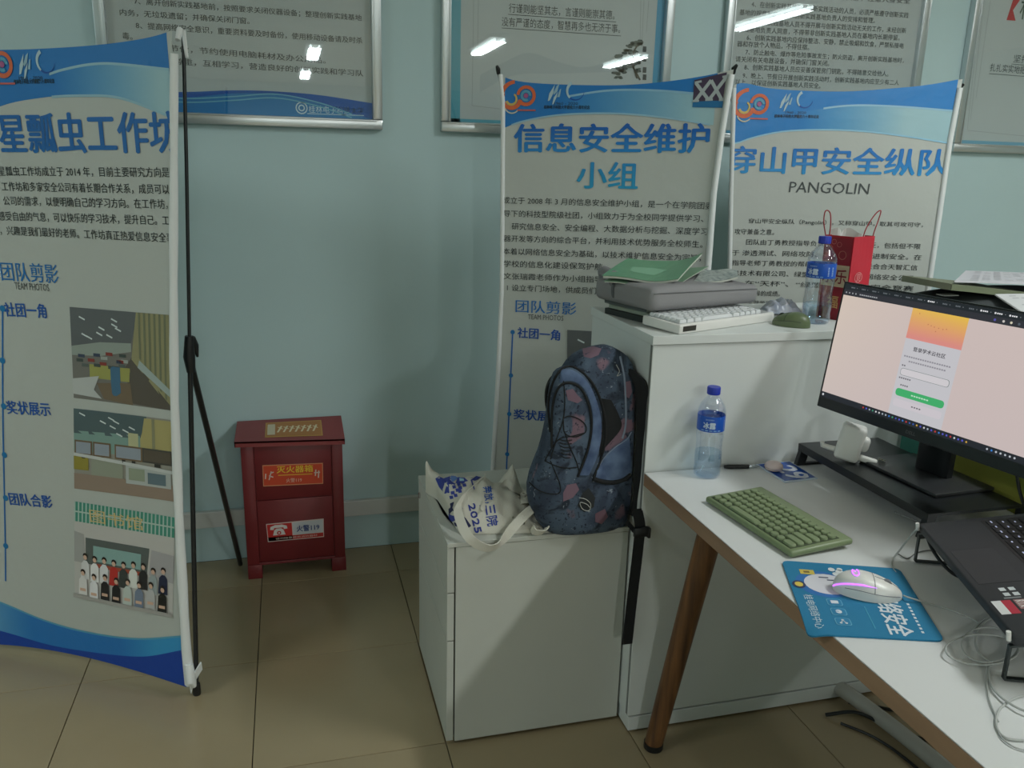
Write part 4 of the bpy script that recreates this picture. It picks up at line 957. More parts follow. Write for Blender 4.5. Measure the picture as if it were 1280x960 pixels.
for a in (0, 1):
    for b in (0, 1): P.rect(SX-.0+a*.016, SX+.010+a*.016, .034+b*.014, .043+b*.014, (198, 204, 206), 1)
P.rect(SX+.030, SX+.034, .03, .055, (130, 134, 136), 1)
P.rect(SX+.038, SX+.078, .008, .022, (214, 216, 216), 1); P.rect(SX+.038, SX+.078, .022, .036, (176, 40, 60), 1); P.rect(SX+.038, SX+.066, .040, .058, (150, 110, 110), 1)
P.text("RTX", (SX+.041, .042), (SX+.062, .042), .012, (220, 214, 210), 2, .03)
P.build('palm_stickers', pprint, t, label='white and red stickers')
ld = en*math.cos(.35)+e2*math.sin(.35); lnn = e1.cross(ld).normalized(); q0 = LA+e2*.260+en*.002
m_ = Matrix((e1, ld, lnn)).transposed().to_4x4(); m_.translation = q0
lid_o = MB().box(0, .398, 0, .245, -.004, .004, bev=.002, M=m_).build('lid', lcol, t, smooth=True)
sd = -1 if lnn.dot(-e2) < 0 else 1
MB().box(.006, .392, .012, .238, .0042*sd-.0003, .0042*sd+.0003, M=m_).build('display', mat('dark_display', (14, 16, 20), .12), lid_o)
t = thing('laptop_stand', 'thin dark metal folding stand under the laptop', 'laptop stand', (1.15, 1.02, DZ))
sm = mat('stand_metal', (60, 66, 66), .35, metal=.6)
for k in (0.002, .385):
    o_ = LA+e1*k-en*.0225
    def G(a, z): v = o_+e2h*a; return Vector((v.x, v.y, z))
    w1 = e1
    for i, (p, q) in enumerate(((o_+e2*.0, G(.0, DZ+.0045)), (G(.0, DZ+.0045), G(.20, DZ+.0045)), (o_-Vector((0, 0, .001)), o_+e2*.235-Vector((0, 0, .001))), (o_+e2*.17-Vector((0, 0, .002)), G(.17, DZ+.008)))):
        MB().ribbon([p, q], .008, .0035, side=w1).build('bar', sm, t)
    MB().tube([o_+e1*.006+en*.012-e2*.004, o_+e1*.006+en*.0265-e2*.004], .0035, 10).build('lip_stop', white_p, t, smooth=True)
MB().tube([LA+e1*.006+e2*.23-en*.0255, LA+e1*.390+e2*.23-en*.0255], .003, 8).build('cross_bar', sm, t)
c_ = [(1158, 668, .80), (1164, 684, .79), (1176, 702, .775), (1190, 716, .762), (1204, 723, .757), (1222, 730, .755)]
tag(MB().tube(bez([onz(*p) for p in c_]), .0032, 8).build('power_cable', black_p, None, smooth=True, org=(1.2, 1.1, DZ)), 'thick black cable curling under the near-left side of the laptop', 'cable')

# ---------------------------------------------------------------- thin grey-white cables
cab = mat('pale_cable', (176, 180, 178), .5)
def cable(nm, px, z, r, label, m=cab, n=7, wob=0):
    pts = [onz(p[0], p[1], p[2] if len(p) > 2 else z) for p in px]
    o = MB().tube(bez(pts, n), r, 7).build(nm, m, None, smooth=True, org=(pts[0].x, pts[0].y, DZ)); return tag(o, label, 'cable')
def ell(cx, cy_, rx, ry, a0, a1, n=14): return [(cx+rx*math.cos(math.radians(a0+(a1-a0)*i/n)), cy_+ry*math.sin(math.radians(a0+(a1-a0)*i/n))) for i in range(n+1)]
z = DZ+.0022
nose = MPf(1.0, math.pi/2)
px = [(1126, 748, .765), (1136, 747, .761), (1152, 752, PADZ+.0025), (1170, 757), (1190, 763), (1212, 772), (1228, 782)]
pts = [(nose+Vector((.002, -.001, .004)))]+[onz(p[0], p[1], p[2] if len(p) > 2 else z) for p in px[1:]]
o = MB().tube(bez(pts, 7), .0015, 7).build('mouse_cable', cab, None, smooth=True, org=(pts[2].x, pts[2].y, DZ)); tag(o, 'thin pale mouse cable running from the white mouse to the coils', 'cable')
px = ell(1247, 800, 28, 28, 200, 560)+ell(1245, 800, 30, 29, 205, 420, 8)+[(1240, 829), (1236, 845), (1241, 860), (1252, 872), (1270, 884), (1290, 892)]
cable('coiled_cable', [(x, y, z+.0012*(i % 5)) for i, (x, y) in enumerate(px)], z, .0017, 'pale coiled cable in round upright loops, upper loops by the laptop corner')
px = ell(1228, 812, 46, 19, 0, 350)+ell(1234, 806, 32, 22, -10, 300, 12)+[(1262, 800), (1285, 790)]
cable('coiled_cable', [(x, y, z+.004+.0008*(i % 4)) for i, (x, y) in enumerate(px)], z, .0014, 'thin grey cable coiled flat and wide around the upper loops')
cable('thin_cable', [(1235, 828), (1234, 850), (1236, 872), (1244, 893), (1248, 902)], z, .0012, 'thin grey cable strand dropping from the coils towards the near loop')
cable('coiled_cable', [(1290, 868), (1270, 872), (1252, 884), (1245, 900), (1249, 915), (1262, 924), (1290, 926)], z, .0017, 'pale cable loop nearest the camera at the right edge')
cable('thin_cable', [(1245, 905), (1252, 922), (1268, 934), (1290, 940)], z, .0011, 'thin cable under the near loop at the right edge')
cable('thin_cable', [(1148, 659, .825), (1138, 670, .80), (1126, 686, .77), (1117, 698, z), (1115, 708, z), (1120, 716, z)], z, .0017, 'grey cable falling from the top of the laptop stand')
cable('thin_cable', [(1122, 692), (1134, 698), (1146, 691), (1160, 688), (1172, 689)], z, .0012, 'thin dark cable looping on the desk under the laptop stand', mat('grey_cable', (110, 112, 110), .5))
cable('thin_cable', [(1118, 640), (1130, 645), (1146, 651), (1158, 655), (1175, 665)], DZ+.006, .0016, 'light grey cable along the front of the monitor riser', mat('grey_cable2', (150, 152, 150), .5))

# ---------------------------------------------------------------- small things on the desk
t = thing('seat_number_card', 'blue acrylic seat card reading 29 lying beside the riser foot', 'number card', (1.18, 1.69, DZ))
c1, c2, c3, c4 = Vector((1.128, 1.750, 0)), Vector((1.131, 1.624, 0)), Vector((1.226, 1.632, 0)), Vector((1.2265, 1.752, 0))
def cardp(u, v, l=0): p = (c1*(1-u)+c2*u)*(1-v)+(c4*(1-u)+c3*u)*v; return Vector((p.x, p.y, DZ+.0035+.0002*l))
MB().slab(lambda u, v: cardp(u, v), 1, 1, (0, 0, -.003)).build('acrylic_plate', mat('card_edge', (196, 210, 226), .2), t)
P = Print(lambda s, z, l: cardp(s, z, l)); P.rect(.03, .965, .03, .97, (28, 74, 158), 1); P.text("29", (.24, .27), (.93, .27), .6, (206, 212, 226), 2, .035); P.build('printed_face', mat('card_print', rough=.2, attr=True), t)
t = thing('round_case', 'small round pale pink case sitting on the blue number card', 'case', (1.146, 1.705, DZ+.004))
MB().lathe((1.146, 1.700, DZ+.0045), [(.012, 0), (.020, .003), (.0225, .009), (.0215, .015), (.016, .020), (.008, .0225), (.001, .023)], 28).build('shell', mat('pale_pink', (214, 196, 194), .35), t, smooth=60)
MB().lathe((1.146, 1.700, DZ+.0130), [(.0226, 0), (.0229, .0004), (.0226, .0008)], 28, capb=False, capt=False).build('lid_seam', mat('seam_pink', (150, 132, 130), .5), t)
t = thing('pen', 'black pen with a clear tip lying against the cabinet beside the bottle', 'pen', (1.08, 1.735, DZ))
pa, pb = Vector((1.033, 1.742, DZ+.006)), Vector((1.125, 1.728, DZ+.005))
MB().tube([pa, pa.lerp(pb, .12), pa.lerp(pb, .68)], [.004, .0055, .0052], 12).build('barrel', black_p, t, smooth=True)
MB().tube([pa.lerp(pb, .68), pa.lerp(pb, .9), pb], [.005, .0035, .001], 12).build('tip', clear('clear_plastic', (215, 220, 222), .5, .1), t, smooth=True)

def bottle(x, y, z0, label, H=.225, r=.033, rot=0, water=.055):
    k = H/.225
    t = thing('water_bottle', label, 'water bottle', (x, y, z0))
    prof = [(r*.55, .004), (r*.8, 0), (r*.97, .006), (r, .016), (r*.96, .028), (r, .040), (r*.99, .058), (r*.94, .072), (r*.95, .09), (r*.98, .100), (r, .108), (r, .114), (r*.985, .118), (r*.985, .158), (r, .162), (r*.98, .170), (r*.85, .182), (r*.6, .194), (r*.42, .201), (.0125, .205), (.0125, .208)]
    prof = [(a, b*k) for a, b in prof]
    MB().lathe((x, y, z0), prof, 40, capt=False).build('bottle_body', clear('pet_plastic', (246, 249, 253), .6, .05), t, smooth=60)
    MB().lathe((x, y, z0+.0015), [(r*.5, .004), (r*.78, .002), (r*.93, .008), (r*.95, .016), (r*.92, .028), (r*.95, .04), (r*.945, water)], 32).build('water', clear('water', (226, 238, 246), .25, .02), t, smooth=60)
    lsv = MB().lathe((x, y, z0), [(r*1.0, .1195*k), (r*1.003, .12*k), (r*1.003, .157*k), (r*1.0, .1575*k)], 40, capb=False, capt=False).build('label_sleeve', mat('label_blue', (30, 86, 186), .35), t, smooth=60)
    def lf(s, z, l):
        a = rot+s/r; rr = r*1.003+.0003*l; return Vector((x+rr*math.cos(a), y+rr*math.sin(a), z0+z))
    P = Print(lf); zc = .128*k
    P.text("冰露", (-.017, zc), (.012, zc), .016, (206, 222, 240), 2, .03); P.text("纯悦饮用水", (-.012, zc+.020), (.008, zc+.020), .004, (180, 206, 236), 2)
    for q in range(5): P.rect(-.022+q*.010, -.015+q*.010, .1225*k, .1245*k, (150, 190, 226), 2)
    P.rect(-.03, .024, .152*k, .1555*k, (120, 170, 226), 2)
    for q in range(6): P.rect(.036, .052, .126*k+q*.004, .128*k+q*.004, (170, 196, 230), 2)
    P.build('label_print', mat('label_ink', rough=.35, attr=True), lsv)
    MB().lathe((x, y, z0), [(.0145, .2065*k), (.0155, .2075*k), (.0155, .223*k), (.0145, .225*k)], 48, ribs=24, rib=.02).build('cap', mat('cap_blue', (26, 52, 170), .4), t, smooth=30)
    return t
bottle(.968, 1.712, DZ, 'part-filled blue-capped water bottle on the desk against the cabinet', rot=math.radians(-120), water=.062)
bottle(1.338, 1.872, CZ, 'blue-capped water bottle on the tall cabinet beside the red bag', r=.0365, rot=math.radians(-155), water=.05)

t = thing('wall_charger', 'white charger block with plugs lying on the front corner of the monitor riser', 'charger', (1.275, 1.6, RZ))
CM = Matrix.Translation((1.270, 1.60, RZ+.001)) @ Matrix.Rotation(math.radians(-38), 4, 'Z') @ Matrix.Rotation(math.radians(10), 4, 'Y') @ Matrix.Scale(1.16, 4)
MB().box(-.024, .024, -.018, .018, .004, .080, bev=.008, seg=4, M=CM).build('block', white_p, t, smooth=True)
MB().box(-.020, .016, .0181, .034, .018, .074, bev=.007, seg=3, M=CM).build('back_block', mat('grey_white_plastic', (186, 188, 196), .4), t, smooth=True)
MB().box(.010, .036, -.012, .012, .030, .062, bev=.009, seg=3, M=CM).build('side_lobe', white_p, t, smooth=True)
MB().tube([CM @ Vector((-.022, 0, .018)), CM @ Vector((-.036, -.004, .019)), CM @ Vector((-.050, -.006, .020)), CM @ Vector((-.052, -.006, .027))], [.0065, .0065, .006, .0055], 12).build('plug', white_p, t, smooth=True)
pl_o = MB().box(.020, .060, -.008, .006, .010, .022, bev=.004, seg=3, M=CM).build('plug', white_p, t, smooth=True)
for a in (-.004, .003): MB().box(.060, .074, a-.001, a+.001, .020, .026, bev=.0004, M=CM).build('prong', chrome, pl_o)

# ---------------------------------------------------------------- things on the tall cabinet
def rbox(O, u, lx, ly, z0, z1, bev, seg=3):
    M = frame((O[0], O[1], 0), u); return MB().box(0, lx, 0, ly, z0, z1, bev=bev, seg=seg, M=M), M
sd_ = (.36, .085)
for k, (nm, z0, z1, dx, dy, lx, ly, m, lab) in enumerate((
    ('notebook', CZ+.0005, CZ+.016, 0, 0, .125, .17, mat('dark_cover', (44, 50, 48), .6), 'dark-covered notebook, lowest in the pile under the sleeve'),
    ('booklet', CZ+.0165, CZ+.0295, .006, .004, .12, .16, mat('pale_green_paper', (150, 160, 146), .7), 'pale green booklet between the dark notebook and the thin folder'),
    ('folder', CZ+.030, CZ+.040, -.004, -.004, .13, .17, mat('grey_folder', (92, 98, 98), .6), 'thin dark grey folder directly under the laptop sleeve'))):
    O = (.870+dx, 1.908+dy)
    b, M = rbox(O, (.956, .292), lx, ly, z0, z1, .0012, 1)
    t = thing(nm, lab, 'book', (O[0]+.13, O[1]+.1, z0))
    b.build('cover', m, t)
    MB().box(.002, lx-.003, -.0006, .001, z0+.0018, z1-.0018, M=M).build('page_block', mat('page_edges', (178, 184, 172), .8), t)
# laptop sleeve
SZ = CZ+.0415; t = thing('laptop_sleeve', 'bulging grey fabric laptop bag on the cabinet, under the green booklets', 'bag', (1.07, 2.0, SZ))
sl_m = mat('grey_neoprene', (142, 142, 144), .8, bump=.5, bscale=700, noise=.08, nscale=9)
SO = Vector((.850, 1.838, SZ)); su = Vector((.353, .101, 0)).normalized(); sv = Vector((0, 0, 1)).cross(su)
SM = frame(SO, (su.x, su.y))
bmS = bmesh.new(); bmesh.ops.create_cube(bmS, size=1)
for q in bmS.verts: q.co = Vector((.186+q.co.x*.372, .12+q.co.y*.24, .030+q.co.z*.060))
bmesh.ops.bevel(bmS, geom=bmS.edges[:], offset=.024, segments=5, profile=.6, affect='EDGES')
bmesh.ops.subdivide_edges(bmS, edges=[e for e in bmS.edges if e.calc_length() > .08], cuts=7, use_grid_fill=True)
for q in bmS.verts:
    q.co.z *= (1-.10*q.co.x/.372)
    if q.co.z > .03: q.co.z += .004*math.sin(q.co.x*14)*math.sin(q.co.y*18+1)
slo = MB().bm(bmS, SM).build('bag_body', sl_m, t, smooth=60)
zp_ = [SO+su*(.372*u)+sv*(-.0005 if True else 0)+Vector((0, 0, .044-.006*u)) for u in [i/16 for i in range(17)]]
zp_ = [SO+su*(.006+.36*i/16)+sv*.0+Vector((0, 0, .046-.006*i/16)) for i in range(17)]
bvs = surf([slo])
def snap(p, off=.0005):
    q = bvs.find_nearest(p); n = q[1]; return q[0]+n*(off if n.dot(p-(SO+su*.18+sv*.12)) > 0 else -off)
MB().tube([snap(p) for p in zp_], .0016, 6).build('zip', mat('grey_zip', (96, 98, 100), .6), t)
# folded flap / handle at the left end
fl = [(.874-.02, 2.06, SZ+.058), (.846, 2.055, SZ+.066), (.82, 2.05, SZ+.078), (.806, 2.047, SZ+.070), (.812, 2.045, SZ+.050), (.832, 2.04, SZ+.032)]
MB().ribbon(bez(fl), .115, .010, side=(.12, 1, 0)).build('flap', sl_m, t, smooth=60)
MB().tube(bez([(.818, 1.992, SZ+.06), (.806, 1.985, SZ+.045), (.808, 1.985, SZ+.02), (.822, 1.99, SZ+.012)]), .004, 8).build('pull_loop', mat('grey_dark_loop', (84, 88, 90), .7), t, smooth=True)
# booklets on the sleeve
ZB = SZ+.060
def sheetbook(nm, label, cs, th, mc, pages, curl=0, txt=None):
    t = thing(nm, label, 'book', tuple(sum((Vector(c) for c in cs), Vector())/4))
    A, B, C, D = [Vector(c) for c in cs]    # front left, front right, back right, back left
    def f(u, v, dz=0): 
        p = (A*(1-u)+B*u)*(1-v)+(D*(1-u)+C*u)*v; return p+Vector((0, 0, dz+curl*max(0, u-.55)**2*(.4+v)*2.2+.002*math.sin(u*7+v*3)))
    MB().slab(lambda u, v: f(u, v, -.0012), 16, 8, (0, 0, -th+.0012)).build('page_block', pages, t)
    MB().slab(lambda u, v: f(-.012+u*1.024, -.012+v*1.024), 16, 8, (0, 0, -.0010)).build('cover', mc, t)
    return t, f
gz = lambda x, y, z: onz(x, y, z)
pg_m = mat('page_white', (196, 200, 190), .8)
t, bf = sheetbook('booklet', 'bright green booklet with a curled corner, on top of the laptop sleeve', [ony(754, 344, 1.97), ony(847, 353, 1.90), ony(876, 330, 2.10), ony(786, 323, 2.12)], .007, mat('green_cover', (96, 150, 116), .35), pg_m, curl=.05)
P = Print(lambda s, z, l: bf(s, z, .0003*l+.0002)); P.poly([(.25, .3), (.6, .25), (.7, .5), (.45, .62), (.2, .55)], (128, 176, 146), 1)
P.build('cover_print', pprint, t)
t, bf2 = sheetbook('booklet', 'second green booklet lying just below the bright green one', [ony(756, 351, 1.972), ony(842, 361, 1.902), ony(884, 338, 2.09), ony(800, 333, 2.11)], .004, mat('green_cover2', (118, 152, 126), .45), pg_m, curl=.02)
t, bf3 = sheetbook('magazine', 'grey patterned magazine sticking out right of the green booklets', [ony(865, 355, 1.96), ony(922, 346, 1.98), ony(921, 337, 2.07), ony(880, 337, 2.09)], .006, mat('patterned_cover', (176, 184, 180), .5, rgb2=(120, 132, 130), nscale=90), pg_m, curl=0)
# foil packet
t = thing('tissue_packet', 'bluish-white crumpled plastic packet lying behind the green mouse', 'packet', (1.32, 2.05, CZ))
pkc = [ony(957, 389, 2.02), ony(1000, 388, 2.02), ony(998, 374, 2.10), ony(964, 374, 2.10)]
pkc = [Vector((1.262, 1.985, 0)), Vector((1.375, 1.985, 0)), Vector((1.395, 2.06, 0)), Vector((1.285, 2.06, 0))]
def pk(u, v):
    p = (pkc[0]*(1-u)+pkc[1]*u)*(1-v)+(pkc[3]*(1-u)+pkc[2]*u)*v
    return Vector((p.x, p.y, CZ+.004+.032*(math.sin(math.pi*u)*math.sin(math.pi*v))**.5*(1+.2*math.sin(u*23+v*5))+.003*math.sin(v*31+u*7)))
MB().slab(pk, 28, 14, (0, 0, -.003)).build('wrapper', mat('bluish_film', (176, 186, 206), .25, rgb2=(206, 210, 220), nscale=60), t, smooth=60)
# red gift bag
t = thing('gift_bag', 'red paper gift bag with cream panel and cord handles on the tall cabinet', 'gift bag', (1.42, 1.93, CZ))
bA, bB, bC = Vector((1.400, 1.955, 0)), Vector((1.428, 1.875, 0)), Vector((1.522, 1.915, 0)); bD = bA+bC-bB
BH = .222
rb = mat('red_bag_paper', (186, 36, 54), .45)
for (a, b) in ((bA, bB), (bB, bC), (bC, bD), (bD, bA)):
    n_ = (b-a).cross(Vector((0, 0, 1))).normalized()
    MB().slab(lambda u, v, a=a, b=b, n_=n_: a.lerp(b, u)+Vector((0, 0, CZ+.0005+BH*v))+n_*(.003*math.sin(math.pi*u)*math.sin(v*5)), 6, 10, n_*-.0012).build('bag_panel', rb, t)
n1 = (bB-bA).cross(Vector((0, 0, 1))).normalized(); n2 = (bC-bB).cross(Vector((0, 0, 1))).normalized()
n1 = n1 if n1.dot(CAM-bA) > 0 else -n1; n2 = n2 if n2.dot(CAM-bB) > 0 else -n2
P = Print(lambda s, z, l: bA.lerp(bB, s)+Vector((0, 0, CZ+BH*z))+n1*(.0042+.0004*l))
P.rect(.0, 1, .0, .98, (150, 30, 44), 1); P.rect(.04, 1, .40, .66, (214, 190, 150), 2); P.text("永乐", (.08, .44), (.95, .44), .17, (140, 30, 40), 3, .02); P.text("福", (.35, .14), (.75, .14), .15, (206, 160, 100), 3, .02)
for a, b in ((.15, .9), (.35, .93), (.55, .9), (.25, .85)): P.arc(a, b, .08, .015, 0, 360, (206, 120, 110), 2, 12, ry=.028)
P.arc(.7, .78, .13, .02, 0, 360, (196, 120, 100), 2, 14, ry=.05); P.poly([(.05, .72), (.3, .76), (.1, .82)], (200, 90, 90), 2)
P.build('printed_side', mat('bag_print', rough=.45, attr=True), t)
P = Print(lambda s, z, l: bB.lerp(bC, s)+Vector((0, 0, CZ+BH*z))+n2*(.0042+.0004*l))
P.arc(.36, .52, .17, .02, 0, 360, (214, 150, 150), 1, 16, ry=.06); P.text("贝", (.26, .47), (.46, .47), .09, (220, 160, 160), 1, .01)
P.build('printed_emblem', mat('bag_print', rough=.45, attr=True), t)
zt = CZ+BH
def rope(pts, nm='handle'): MB().tube(bez(pts), .0016, 7).build(nm, mat('red_cord', (150, 44, 54), .7), t, smooth=True)
k_ = ony(1034, 304, 1.90); rope([k_, ony(1030, 280, 1.90), ony(1031, 266, 1.90), ony(1034.5, 263, 1.90), ony(1038, 268, 1.90), ony(1038, 284, 1.90), ony(1035, 303, 1.90)])
rope([ony(1077, 303, 1.92), ony(1083, 285, 1.92), ony(1094, 268, 1.92), ony(1101, 263.5, 1.92), ony(1098, 275, 1.92), ony(1092, 292, 1.92), ony(1090, 304, 1.92)])
MB().grid(lambda u, v: bA.lerp(bC, .2+.7*u)+Vector((0, 0, zt-.03+(.042+.008*math.sin(u*13))*v))+n2*(-.02+.01*math.sin(u*9)), 14, 4).build('tissue_paper', mat('white_tissue', (206, 208, 204), .8), t)
# paper pile at the right
dk = mat('black_bag_cloth', (46, 52, 54), .8, bump=.3, bscale=300)
t = thing('laptop_pouch', 'flat black fabric pouch at the bottom of the paper pile on the cabinet', 'pouch', (2.1, 2.0, CZ))
def pouch(u, v):
    x = 1.74+.62*u; y = 1.88+.27*v; e = (1-abs(2*u-1)**4)**.5*(1-abs(2*v-1)**4)**.5
    return Vector((x, y, CZ+.002+.060*e*(.55+.45*min(1, u*2.2))))
MB().slab(pouch, 24, 12, lambda u, v: Vector((0, 0, CZ+.001-pouch(u, v).z))).build('pouch_body', dk, t, smooth=50)
MB().box(1.78, 1.83, 1.92, 1.95, CZ+.055, CZ+.058, M=None).build('zip_tab', mat('grey_tab', (120, 124, 120), .5), t)
def pile(nm, label, cat, pts, th, m, curlz=0, printed=False, edge=None):
    t = thing(nm, label, cat, tuple(sum((Vector(p) for p in pts), Vector())/4))
    A, B, C, D = [Vector(p) for p in pts]
    f = lambda u, v, l=0: (A*(1-u)+B*u)*(1-v)+(D*(1-u)+C*u)*v+Vector((0, 0, .0004*l+curlz*math.cos(math.pi*u/1.3)*(1-.5*v)*.5))
    MB().slab(lambda u, v: f(u, v), 14, 6, (0, 0, -th)).build('sheets', m, t, smooth=30)
    if edge: MB().slab(lambda u, v: f(u, v*.02-.012, -2), 14, 1, (0, 0, -th+.001)).build('cover_edge', edge, t)
    if printed:
        P = Print(f); g = random.Random(5)
        for r_ in range(9):
            for c_ in range(12):
                if g.random() < .7: P.rect(.08+c_*.07, .13+c_*.07, .08+r_*.1, .11+r_*.1, (150, 152, 158), 1)
        P.build('printed_lines', pprint, t)
    return t
pile('notebook', 'olive-edged notebook lying on the black pouch', 'notebook', [(1.785, 1.905, CZ+.088), (2.06, 1.905, CZ+.066), (2.06, 2.12, CZ+.066), (1.80, 2.12, CZ+.086)], .018, mat('olive_pages', (128, 134, 112), .7), .008, edge=mat('olive_cover', (104, 112, 88), .6))
pile('paper_stack', 'open white sheets fanned on top of the paper pile at the right', 'papers', [(1.789, 1.90, CZ+.095), (2.40, 1.90, CZ+.078), (2.55, 2.15, CZ+.080), (2.06, 2.15, CZ+.094)], .004, mat('white_sheet', (196, 196, 202), .7), .012, printed=True)
pile('paper_stack', 'printed white sheets leaning at the front right of the paper pile', 'papers', [(1.97, 1.81, CZ+.014), (2.40, 1.81, CZ+.014), (2.40, 1.90, CZ+.062), (1.935, 1.90, CZ+.062)], .004, mat('white_sheet2', (190, 192, 194), .7), 0, printed=True)
#@@SOFT
# ---------------------------------------------------------------- backpack
def fabric(name):
    m = bpy.data.materials.new(name); m.use_nodes = True; nt = m.node_tree; N = nt.nodes; L = nt.links; b = N['Principled BSDF']
    tc = N.new('ShaderNodeTexCoord')
    def noise(sc, det, dist=0, off=(0, 0, 0)):
        mp_ = N.new('ShaderNodeMapping'); mp_.inputs['Location'].default_value = off; L.new(tc.outputs['Object'], mp_.inputs[0])
        n = N.new('ShaderNodeTexNoise'); n.inputs['Scale'].default_value = sc; n.inputs['Detail'].default_value = det; n.inputs['Distortion'].default_value = dist
        L.new(mp_.outputs[0], n.inputs['Vector']); return n.outputs[0]
    def ramp(src, a, c):
        r = N.new('ShaderNodeValToRGB'); r.color_ramp.elements[0].position = a; r.color_ramp.elements[1].position = c; L.new(src, r.inputs[0]); return r.outputs[0]
    def mix(f, A, B):
        x = N.new('ShaderNodeMix'); x.data_type = 'RGBA'; L.new(f, x.inputs[0])
        for s_, v in ((6, A), (7, B)):
            if isinstance(v, tuple): x.inputs[s_].default_value = (*lin(v), 1)
            else: L.new(v, x.inputs[s_])
        return x.outputs[2]
    c = mix(ramp(noise(11, 5, .6), .38, .62), (76, 92, 110), (46, 58, 76))
    c = mix(ramp(noise(16, 5, 1.2, (5, 1, 2)), .55, .66), c, (32, 42, 56))
    c = mix(ramp(noise(9, 3, .5, (2.3, 7.7, 4.1)), .615, .65), c, (112, 90, 102))
    c = mix(ramp(noise(110, 2, 0, (1, 1, 1)), .58, .68), c, (24, 34, 52))
    c = mix(ramp(noise(70, 3, 1.5, (3, 9, 1)), .68, .73), c, (140, 150, 160))
    L.new(c, b.inputs['Base Color']); b.inputs['Roughness'].default_value = .85
    n2 = noise(300, 2); bp = N.new('ShaderNodeBump'); bp.inputs['Strength'].default_value = .4; bp.inputs['Distance'].default_value = .001
    L.new(n2, bp.inputs['Height']); L.new(bp.outputs[0], b.inputs['Normal']); return m
bpm = fabric('denim_print_fabric')
light_denim = mat('light_denim_band', (92, 112, 142), .85, rgb2=(58, 76, 108), nscale=22, bump=.3, bscale=300)
t = thing('backpack', 'blue denim-patterned backpack with pink blotches and black cords, standing on the pedestal', 'backpack', (.70, 1.93, PT))
def zpx(y, x, Y): return ony(x, y, Y).z
def bag_loft(Y, hd, left, right, ys, top_round=.5, n=28, yoff=None, pw=.62):
    rings = []
    for k, y in enumerate(ys):
        a, b = ony(sinterp(left, y), y, Y), ony(sinterp(right, y), y, Y); c = (a+b)/2; hw = (b-a).length/2
        h = hd(y) if callable(hd) else hd; cy0 = yoff(y) if yoff else 0
        rings.append([c+Vector((math.copysign(abs(math.cos(t_))**pw, math.cos(t_))*hw, math.copysign(abs(math.sin(t_))**pw, math.sin(t_))*h+cy0, 0)) for t_ in [2*math.pi*i/n for i in range(n)]])
    return rings
def ysamp(a, b, n, e0=.04, e1=.04):
    return [a+(b-a)*(1-math.cos(math.pi*i/n))/2 for i in range(n+1)]
# main compartment, leaning on the cabinet side
mainL = [(431, 752), (436, 734), (445, 718), (460, 706), (500, 694), (560, 688), (620, 686), (650, 690), (664, 702)]
mainR = [(431, 757), (434, 766), (440, 776), (450, 786), (470, 795), (500, 797), (560, 797), (620, 794), (645, 788), (658, 778), (664, 765)]
hdm = lambda y: interp([(431, .01), (436, .035), (446, .055), (470, .075), (540, .088), (620, .085), (655, .07), (664, .05)], y)
mr = bag_loft(1.892, hdm, mainL, mainR, ysamp(431.5, 663.5, 26))
dz = min(p.z for p in mr[-1])-(PT+.001)
for rg in mr:
    for p in rg: p.x = min(p.x, .8165)
mr[-1] = [Vector((p.x, p.y, PT+.001)) for p in mr[-1]]
main_o = MB().loft(mr).build('main_compartment', bpm, t, smooth=60)
# front pocket, bulging forward and left
fpL = [(458, 704), (463, 695), (475, 690), (500, 686), (530, 682), (560, 675), (580, 667), (598, 661), (618, 661), (640, 668), (655, 679), (667, 696)]
fpR = [(458, 716), (463, 726), (475, 736), (500, 746), (530, 750), (560, 750), (580, 752), (598, 762), (618, 776), (640, 780), (655, 774), (667, 758)]
hdf = lambda y: interp([(458, .012), (465, .03), (480, .042), (530, .05), (580, .06), (620, .068), (650, .062), (667, .045)], y)
fr = bag_loft(1.850, hdf, fpL, fpR, ysamp(458.5, 667, 24), pw=.7)
zmin = fr[-1][0].z
for rg in fr:
    for p in rg: p.z = max(p.z, PT+.0012); p.x = min(p.x, .8165)
front_o = MB().loft(fr).build('front_pocket', bpm, t, smooth=60)
bv = surf([main_o, front_o])
def trace(px, r, nm, m=black_f, n=6, off=.0015, flat=1.0, lab=None):
    pts = [onto(bv, x, y, off) for x, y in [(p.x, p.y) for p in bez([(a, b, 0) for a, b in px], n)]]
    return MB().tube(pts, r, 8).build(nm, m, t, smooth=True, label=lab)
# outer piping of the pocket and the lighter zip band
trace([(688, 540), (686, 505), (691, 480), (700, 464), (710, 459), (722, 462), (738, 476), (749, 496), (756, 524), (756, 552), (750, 576), (742, 596)], .0032, 'piping')
trace([(690, 560), (690, 520), (694, 494), (702, 481), (714, 479), (726, 486), (735, 504), (739, 528), (736, 556), (728, 580), (722, 596)], .0030, 'piping')
def band(pa, pb, nm, m, n=6, off=.004, th=.002):
    A = [(p.x, p.y) for p in bez([(a, b, 0) for a, b in pa], n)]; B = [(p.x, p.y) for p in bez([(a, b, 0) for a, b in pb], n)]
    mb = MB(); K = len(A)-1
    def f(u, v):
        i = min(K-1, int(u*K)); q = u*K-i
        a = (A[i][0]+(A[i+1][0]-A[i][0])*q, A[i][1]+(A[i+1][1]-A[i][1])*q); b = (B[i][0]+(B[i+1][0]-B[i][0])*q, B[i][1]+(B[i+1][1]-B[i][1])*q)
        return onto(bv, a[0]+(b[0]-a[0])*v, a[1]+(b[1]-a[1])*v, off*(.4+2.4*v*(1-v)))
    mb.slab(f, K, 5, (0, th, 0)); return mb.build(nm, m, t, smooth=60)
